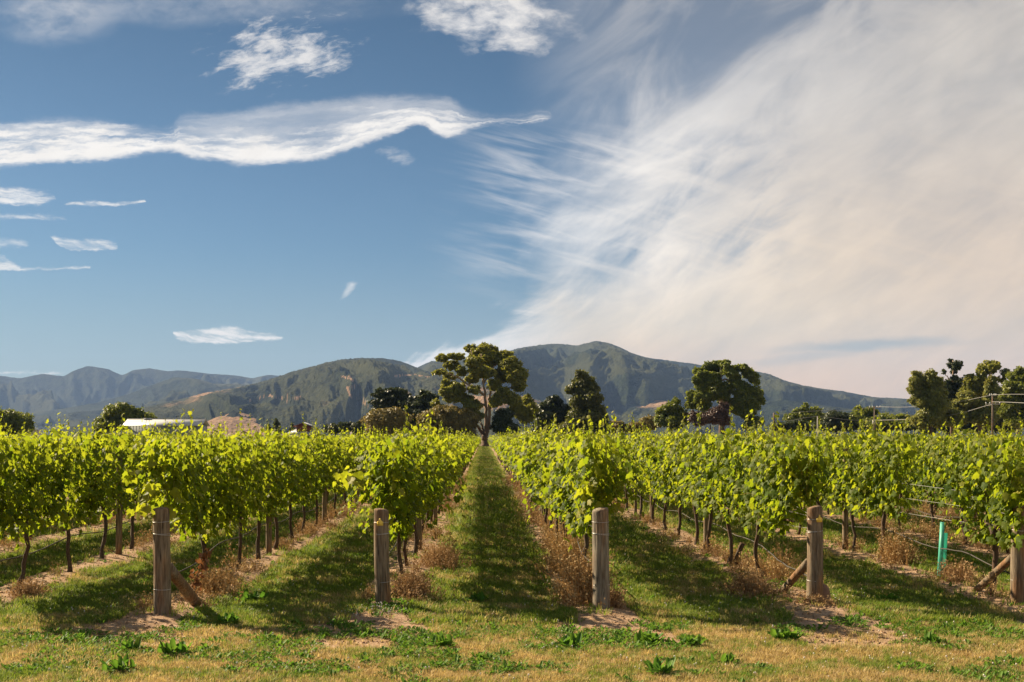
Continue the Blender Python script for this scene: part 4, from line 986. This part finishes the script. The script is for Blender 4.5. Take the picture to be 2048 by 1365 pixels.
ridge('far_mountain_range', [(-500, 790), (-200, 760), (0, 752), (40, 757), (85, 748), (128, 753), (145, 743), (175, 732), (215, 738), (245, 752), (265, 741), (300, 737), (335, 743), (360, 741), (420, 748), (470, 751), (505, 757), (535, 750), (565, 752), (650, 762), (800, 790), (1000, 830)], 11200, 2600, 5, -500, 1000, spur=.8)
ridge('forested_hills', [(-500, 850), (-100, 835), (100, 822), (200, 805), (260, 788), (300, 772), (345, 756), (395, 758), (430, 768), (475, 768), (520, 775), (620, 800), (800, 850)], 8200, 2300, 12, -500, 800, 420, spur=.8)
dry_spots = [(470, 838, 80, 22, 1.0), (1300, 812, 60, 18, .95), (1640, 840, 60, 6, .6), (530, 800, 40, 8, .5), (1380, 830, 40, 10, .35)]
def dryA(PX, PYs, sp):
    d_ = .30*(sp-.5)+.18
    for cx, cy_, rx, ry, a in dry_spots: d_ = np.maximum(d_, a*np.exp(-((PX-cx)/rx)**2-((PYs-cy_)/ry)**2)*1.2)
    return d_
def dryB(PX, PYs, sp):
    base = .35+.55*np.clip((sp-.62)*3.2, 0, 1)*np.exp(-((PYs-790)/34.)**2)
    for pl in ([(680, 752), (700, 756), (712, 770), (694, 776), (700, 790), (722, 800), (736, 812)], [(500, 800), (540, 792), (575, 800), (600, 796)], [(790, 752), (830, 750), (868, 756)]):
        for (a, b_), (c, d_) in zip(pl[:-1], pl[1:]):
            t_ = np.clip(((PX-a)*(c-a)+(PYs-b_)*(d_-b_))/((c-a)**2+(d_-b_)**2), 0, 1)
            dd = np.hypot(PX-a-t_*(c-a), PYs-b_-t_*(d_-b_)); base = np.maximum(base, 1.15*np.exp(-(dd/2.0)**2))
    return base
    return .35+.55*np.clip((sp-.62)*3.2, 0, 1)*np.exp(-((PYs-790)/34.)**2)
ridge('main_mountain', [(600, 860), (700, 800), (790, 760), (835, 735), (862, 723), (900, 722), (985, 711), (1015, 703), (1050, 695), (1100, 689), (1130, 689), (1150, 693), (1172, 688), (1195, 683), (1215, 686), (1235, 693), (1262, 706), (1290, 715), (1335, 721), (1380, 727), (1440, 737), (1505, 742), (1540, 749), (1570, 762), (1605, 771), (1640, 777), (1690, 784), (1750, 795), (1800, 797), (1840, 802), (1900, 812), (2048, 826), (2500, 850)], 7400, 3300, 23, 600, 2500, 760, 150, spur=.9)
ridge('front_mountain', [(100, 862), (220, 838), (290, 815), (356, 800), (410, 787), (479, 776), (530, 763), (582, 746), (616, 737), (650, 728), (682, 721), (720, 716), (770, 717), (798, 722), (825, 732), (850, 742), (900, 752), (960, 768), (1040, 790), (1120, 808), (1220, 822), (1400, 850)], 5600, 2500, 31, 100, 1400, 700, 150, spur=1., dryf=dryB)
ridge('brown_foothill', [(360, 868), (400, 850), (430, 836), (460, 827), (480, 825), (510, 833), (540, 850), (580, 866)], 3300, 500, 41, 350, 590, 160, 60, spur=.25, rough=.22, dryf=lambda a, b_, c: np.full(a.shape, .95)+0*c)
ridge('right_foothills', [(1180, 862), (1230, 840), (1262, 808), (1300, 800), (1335, 802), (1370, 815), (1420, 822), (1470, 815), (1510, 806), (1560, 801), (1605, 803), (1650, 812), (1720, 820), (1800, 824), (1860, 835), (1950, 845), (2200, 850)], 4400, 900, 52, 1180, 2300, 460, 80, spur=.6, rough=.8, dryf=lambda a, b_, c: np.where(a < 1380, .30+.7*np.exp(-((a-1300)/48)**2)*np.exp(-((b_-806)/13)**2), .35))

# haze
b = MB(); b.box((0, 5000, 424), (13800, 15800, 852))
m = bpy.data.materials.new('haze_air'); m.use_nodes = True; m.node_tree.nodes.clear(); g = NT(m.node_tree)
pv = g.n('ShaderNodeVolumePrincipled'); pv.inputs['Color'].default_value = (.36, .56, 1, 1); pv.inputs['Density'].default_value = 3.9e-5; pv.inputs['Anisotropy'].default_value = .0
o_ = g.n('ShaderNodeOutputMaterial'); g.L.new(pv.outputs[0], o_.inputs['Volume'])
hz = ob('haze', b.mesh('haze', m), kind='stuff', label='thin blue haze over the valley and mountains', cat='haze')

# ------------------------------------------------------------------ grass, weeds, flowers
def grass_mat(name, green0, green1, dry0, dry1, base_dry):
    m, g = new_mat(name)
    ge = g.n('ShaderNodeNewGeometry'); pos = ge.outputs['Position']; soil, fore, patch, n1, n2, d = zone_nodes(g, pos)
    oi = g.n('ShaderNodeObjectInfo'); rnd = oi.outputs['Random']; at = g.n('ShaderNodeAttribute', attribute_name='tint'); r_, y_, b_ = g.xyz(at.outputs['Color'])
    gr = g.mix(r_, green0, green1); dr = g.mix(r_, dry0, dry1)
    f = g.add(base_dry, g.add(g.mul(fore, .48), g.mul(g.sub(rnd, .5), .75))); f = g.add(f, g.add(g.mul(g.sub(n1, .5), 2.4), g.mul(g.sub(n2, .5), 1.2)))
    f = g.sub(f, g.mul(g.mul(patch, fore), .25)); f = g.ss(f, .3, .7)
    col = g.mix(f, gr, dr)
    p = principled(g, col, .6, .2); t = g.n('ShaderNodeBsdfTranslucent'); g.put(t.inputs[0], g.vscale(col, (1.5, 1.5, 1.1)))
    mx = g.n('ShaderNodeMixShader'); mx.inputs[0].default_value = .38; g.L.new(p, mx.inputs[1]); g.L.new(t.outputs[0], mx.inputs[2]); finish(g, mx.outputs[0])
    return m
M['grass'] = grass_mat('grass_blades', (.10, .165, .02), (.23, .275, .045), (.28, .20, .085), (.56, .43, .22), .24)
M['weed'] = grass_mat('broad_weed_leaves', (.06, .15, .018), (.13, .23, .03), (.10, .16, .03), (.16, .2, .04), -.4)
M['straw'] = leafy('dry_straw', (.18, .10, .045), (.52, .36, .18), (.58, .46, .24), (.2, .11, .04), (.34, .2, .08), .3, .8, .1)
M['redweed'] = leafy('dry_red_weed', (.12, .065, .035), (.42, .27, .14), (.46, .33, .17), (.16, .09, .04), (.36, .22, .10), .25, .8, .1)
M['clover'] = plain('clover_flower', (.66, .60, .52), .8)
def tuft(n, h, spread, wd, mat, lean=.5, name='tuft', seg=2, tip=.15):
    V = []; T_ = []; tint = []
    for i in range(n):
        a = R.uniform(0, 2*PI); r_ = spread*math.sqrt(R.random()); c = np.array([r_*math.cos(a), r_*math.sin(a), 0])
        hh = h*R.uniform(.5, 1.15); ld = np.array([math.cos(a+R.normal(0, .8)), math.sin(a+R.normal(0, .8)), 0])*lean*R.uniform(.2, 1.2)*hh
        s = np.cross(ld+np.array([1e-4, 0, 0]), (0, 0, 1)); s = s/np.linalg.norm(s)*wd*R.uniform(.7, 1.3)/2
        k = len(V); rv = R.random()
        mid_ = c+ld*.35+np.array([0, 0, hh*.6]); top = c+ld+np.array([0, 0, hh*R.uniform(.8, 1)])
        V += [c-s, c+s, mid_-s*.8, mid_+s*.8, top]; T_ += [(k, k+1, k+3), (k, k+3, k+2), (k+2, k+3, k+4)]
        tint += [(rv, 0, 0)]*5
    return tris_mesh(name, V, T_, [mat], tint=np.array(tint))
def weed(n, r_, mat, name='weed', up=.5):
    """rosette of broad leaves"""
    tv = np.array([(0, 0, 0), (.22, .35, .05), (.16, .8, .0), (0, 1, -.12), (-.16, .8, .0), (-.22, .35, .05)]); tt = np.array([(0, 1, 2), (0, 2, 3), (0, 3, 4), (0, 4, 5)])
    a = R.uniform(0, 2*PI, n); el = R.uniform(.1, up*2, n); tip = np.stack([np.cos(a)*np.cos(el), np.sin(a)*np.cos(el), np.sin(el)], 1)
    nr_ = np.stack([-np.cos(a)*np.sin(el), -np.sin(a)*np.sin(el), np.cos(el)], 1)+R.normal(0, .2, (n, 3))
    pos = np.stack([R.normal(0, r_*.35, n), R.normal(0, r_*.35, n), R.uniform(0, .03, n)], 1)
    V, T_ = leaves(tv, tt, pos, nr_, tip, R.uniform(.5, 1.1, n)*r_)
    return tris_mesh(name, V, T_, [mat], tint=np.repeat(np.stack([R.random(n)]*3, 1)*np.array([1, 0, 1]), len(tv), axis=0))
def dry_clump(n, h, spread, mat, heads=True, name='clump'):
    b = MB()
    tint = []
    for i in range(n):
        a = R.uniform(0, 2*PI); r_ = spread*abs(R.normal(0, .75)); c = np.array([r_*math.cos(a)*.8, r_*math.sin(a)*1.5, -.02]); hh = h*R.uniform(.35, 1.15)*(.35+.65*math.exp(-(r_/spread)**2))*(.6+.8*float(fbm(np.array([c[0]*9+7*h]), np.array([c[1]*9]), 2, 5)[0]))
        ld = np.array([math.cos(a), math.sin(a), 0])*R.uniform(.0, .5)*hh+R.normal(0, .22, 3)*hh*np.array([1, 1, 0])
        rv = R.random(); p1 = c+ld*.4+np.array([0, 0, hh*.55]); p2 = c+ld+np.array([0, 0, hh])
        s = np.cross(p2-c, (0, -1, .2)); s = s/(np.linalg.norm(s)+1e-6)*.0035
        b.add([c-s, c+s, p1-s, p1+s, p2], [(0, 1, 3), (0, 3, 2), (2, 3, 4)], (rv, 0, 0))
        if heads:
            m_ = R.integers(5, 10); t = R.uniform(.35, 1.0, m_); pp = c+(p2-c)*t[:, None]+R.normal(0, .022, (m_, 3))
            tv = np.array([(-.5, 0, 0), (.5, 0, 0), (.1, 1, .1)]); V, T_ = leaves(tv, np.array([(0, 1, 2)]), pp, rand_unit(m_), rand_unit(m_), R.uniform(.014, .034, m_))
            b.add(V, T_, (min(1, rv+.2), R.random()*.6, 0))
    return b.mesh(name, mat)

def area_pts(n, y0, y1, pw=1.):
    """points in the viewed wedge, denser near the camera"""
    u = R.random(n); y = (y0**(-pw)+(u)*(y1**(-pw)-y0**(-pw)))**(-1/pw)
    x = R.uniform(-.41*y-.4, .455*y+.4); return x, y
def soil_mask(x, y):
    d_ = row_dist(x)+.35*(fbm(x*.9, y*.9, 3, 77)-.5)
    return (d_ < .38) & (y > 12.9)
x, y = area_pts(105000, 9.6, 62, 1.1)
yl = R.uniform(58, 240, 26000); x = np.r_[x, R.uniform(-.85, 1.05, 26000)]; y = np.r_[y, yl]
d_ = row_dist(x); sm = soil_mask(x, y); apron = (d_+.5*(fbm(x, y, 3, 5)-.5) < .62) & (y > 11.7) & (y < 13.4)
keep = (~sm | (R.random(len(x)) < .05)) & (~apron | (R.random(len(x)) < .12)); x, y = x[keep], y[keep]
fore = y < 13.2; n = len(x); gsc = np.where(fore, R.uniform(.3, .85, n), R.uniform(.7, 1.25, n))*np.clip(y/18, 1, 2.4)
lush = fbm(x*1.1, y*1.1, 3, 40); gsc *= .65+.7*lush
tufts = [tuft(16, .075, .06, .006, M['grass'], .7) for _ in range(6)]
scatter('grass', np.stack([x, y, gh(x, y)-.004], 1), np.stack([R.normal(0, .1, n), R.normal(0, .1, n), R.uniform(0, 6.3, n)], 1), np.stack([gsc*1.1, gsc*1.1, gsc], 1), R.integers(0, 6, n), tufts, kind='stuff', label='short green and straw-coloured grass covering the lanes and headland', cat='grass')
# low clover and broadleaf cover
x, y = area_pts(30000, 9.8, 45, 1.2); cl = fbm(x*1.6, y*1.6, 4, 91); sm = soil_mask(x, y)
keep = ((cl > np.where(y < 13.2, .575, .53)) & ~sm) | (sm & (cl > .66)) | (~sm & (y > 13.2) & (R.random(len(x)) < .25)); x, y, cl = x[keep], y[keep], cl[keep]; n = len(x)
x = np.r_[x, R.normal(-1.15, .25, 150)]; y = np.r_[y, R.normal(14.0, .22, 150)]; n = len(x)
gs = R.uniform(.35, .9, n)*np.where(y < 13.2, .9, .8)*np.clip(y/20, 1, 2)
weeds = [weed(10, .075, M['weed'], up=.35) for _ in range(3)]+[weed(14, .10, M['weed'], up=.6) for _ in range(2)]
scatter('broadleaf_weeds', np.stack([x, y, gh(x, y)], 1), np.stack([0*x, 0*x, R.uniform(0, 6.3, n)], 1), np.stack([gs, gs, gs], 1), R.choice([0, 0, 1, 1, 2, 2, 3, 4], n), weeds, kind='stuff', label='green clover and broad-leaved weeds growing through the grass', cat='weeds')
# white clover heads
x, y = area_pts(4200, 10, 55, 1.); cl = fbm(x*1.3, y*1.3, 3, 55); keep = (cl > .48) & (~soil_mask(x, y)) & ((y > 13) | (R.random(len(x)) < .3)); x, y = x[keep], y[keep]
x = np.r_[x, R.normal(-1.2, .22, 60)]; y = np.r_[y, R.normal(13.8, .22, 60)]; n = len(x)
b = MB(); b.tube([(0, 0, 0), (0, 0, .05)], .0018, 3, False); b.tube([(0, 0, .045), (0, 0, .053), (0, 0, .063), (0, 0, .068)], [.003, .010, .009, .003], 6)
fs = R.uniform(.4, .85, n)*np.clip(y/22, 1, 1.8)
scatter('clover_flowers', np.stack([x, y, gh(x, y)+.01], 1), np.stack([R.normal(0, .2, n), R.normal(0, .2, n), 0*x], 1), np.stack([fs]*3, 1), np.zeros(n, int), [b.mesh('clover_head', M['clover'])], kind='stuff', label='white clover flower heads dotted through the grass', cat='flowers')
# dry weeds and straw along the vine rows
P3 = []; kinds = []
for k in range(-4, 9):
    X = row_x(k)
    for y_ in np.arange(end_y(k)+.2, 60, .13):
        if not (-.41*y_-.6 < X < .45*y_+.6): continue
        dn = float(fbm(np.array([y_*.5]), np.array([k*3.7]), 3, 61)[0])
        if R.random() < np.clip((dn-.42)*2.6, .02, .6): P3.append((X+R.normal(0, .17), y_+R.uniform(-.1, .1), R.uniform(.45, 1.05)*(.6+.8*dn))); kinds.append(int(R.choice([0, 1, 2, 3, 4, 5])))
P3 = np.array(P3); n = len(P3)
dry_src = [dry_clump(26, .34, .10, M['straw']) for _ in range(3)]+[dry_clump(26, .28, .12, M['redweed']) for _ in range(3)]
scatter('dry_weeds', np.stack([P3[:, 0], P3[:, 1], gh(P3[:, 0], P3[:, 1])], 1), np.stack([0*P3[:, 0], 0*P3[:, 0], R.uniform(0, 6.3, n)], 1), np.stack([P3[:, 2]]*3, 1), kinds, dry_src, kind='stuff', label='dry brown weeds and straw under the vine rows', cat='weeds')
# clods and litter on the bare strips
x, y = area_pts(42000, 10, 50, 1.3); d_ = row_dist(x); keep = ((d_ < .58) & (y > 11.9)) | (R.random(len(x)) < .06); x, y = x[keep], y[keep]; n = len(x)
clods = []
for i in range(3):
    b = MB(); b.tube([(0, 0, -.01), (0, 0, .0), (.002, 0, .008), (0, 0, .013)], [.006, .013, .010, .002], 6, True, jit=.7); clods.append(b.mesh('clod', plain('clod_soil', (.30, .19, .115), .95, .1)))
lit = tuft(4, .012, .03, .004, M['straw'], 4.5); clods += [lit, tuft(5, .010, .04, .004, M['straw'], 5.5)]
cs = R.uniform(.4, 1.6, n)*np.clip(y/20, 1, 1.6)
scatter('soil_litter', np.stack([x, y, gh(x, y)], 1), np.stack([R.normal(0, .3, n), R.normal(0, .3, n), R.uniform(0, 6.3, n)], 1), np.stack([cs]*3, 1), R.choice([0, 1, 2, 3, 3, 4, 4, 4], n), clods, kind='stuff', label='small clods and straw litter on the bare soil strips', cat='litter')

# prominent single clumps
def clump_at(px, py, n, h, sp, mat, lab, name='dry_weed_clump', cat='weed clump', nx_=1, wid=0., zb=None):
    D = H*F/(py-VY); x_ = (px-VX)*D/F
    me = dry_clump(n, h, sp, M[mat], name=name)
    ob(name, me, None, (x_, D, gz(x_, D)), label=lab, cat=cat)
clump_at(822, 1200, 420, .34, .26, 'redweed', 'tangled reddish-brown weed clump right of the left lane-side end post')
clump_at(880, 1135, 420, .42, .34, 'redweed', 'brown dry weed clump further back beneath the lane-side vine')
clump_at(1165, 1212, 520, .58, .26, 'straw', 'tall golden dry weeds left of the grey cracked end post')
clump_at(1135, 1150, 520, .62, .30, 'straw', 'golden-brown dry weed stand behind the grey cracked post')
clump_at(1225, 1222, 120, .28, .12, 'redweed', 'small dark red weed clump right of the grey cracked end post')
clump_at(1500, 1192, 320, .30, .32, 'redweed', 'rust-brown dry weeds under the hose left of the braced post')
clump_at(1560, 1165, 200, .50, .38, 'straw', 'thin straw-coloured stalks behind the braced post')
clump_at(1632, 1222, 220, .10, .17, 'redweed', 'flattened rusty grass around the foot of the braced post')
clump_at(1795, 1135, 330, .50, .26, 'straw', 'golden dry weed clump left of the teal vine guard')
clump_at(1912, 1172, 300, .30, .24, 'redweed', 'round brown dry weed clump right of the teal vine guard')
clump_at(430, 1192, 300, .30, .40, 'straw', 'straw-coloured weeds behind the leaning left end post')
clump_at(55, 1196, 200, .22, .20, 'redweed', 'low brown weed clump at the left edge of the photo')
# dead orange shoot by post 1
root_x, root_D = (388-VX)*14.9/F, 14.9; pth = shoot_path((0, 0, -.02), (.02, 0, 1), .62, .0, 10); pp = pth[np.repeat(np.arange(11), 9)]+R.normal(0, .035, (99, 3)); pp = pp[pp[:, 2] > .1]
tv, tt = LT[1]; V, T_ = leaves(tv, tt, pp, rand_unit(len(pp)), rand_unit(len(pp))+np.array([0, 0, -1]), R.uniform(.04, .07, len(pp)))
dv = empty('dead_shoot', (root_x, root_D, gz(root_x, root_D)), label='withered orange-red shoot right of the leaning left end post', cat='dead shoot')
ob('withered_leaves', tris_mesh('withered_leaves', V, T_, [M['dead_leaf']], tint=np.repeat(R.random((len(pp), 3))*np.array([1, .3, 1]), len(tv), axis=0)), dv)
b = MB(); b.tube(pth, .005, 5); ob('stem', b.mesh('stem', M['bark']), dv)
# single broadleaf weeds that stand out
BW = [(262, 1302, 'left of the dirt patch below the leaning left post'), (345, 1312, 'in the dry grass below the leaning left post'), (463, 1248, 'bright, beside the lane right of the leaning left post'), (500, 1205, 'pale, at the edge of the first left lane'), (885, 1296, 'large, left of centre in the dry foreground grass'),
      (955, 1208, 'upright, in the central grass lane'), (1140, 1296, 'wide, below the grey cracked post'), (1382, 1292, 'yellow-green, in front of the second right lane'), (1300, 1288, 'low, left of the yellow-green one before the second right lane'), (1575, 1282, 'below and left of the braced post'),
      (1865, 1290, 'in the dry grass below the teal guard'), (1780, 1205, 'in the grass lane right of the braced post'), (240, 1345, 'in the dry foreground at far left'), (1320, 1352, 'at the bottom edge right of centre'), (1450, 1330, 'near the bottom right of centre')]
for px, py, lab in BW:
    D = H*F/(py-VY); x_ = (px-VX)*D/F; me = weed(46, R.uniform(.10, .15), M['weed'], 'broadleaf_weed', .75)
    ob('broadleaf_weed', me, None, (x_, D, gz(x_, D)), label='green leafy weed rosette, '+lab, cat='weed', group='leafy weeds standing out of the grass')
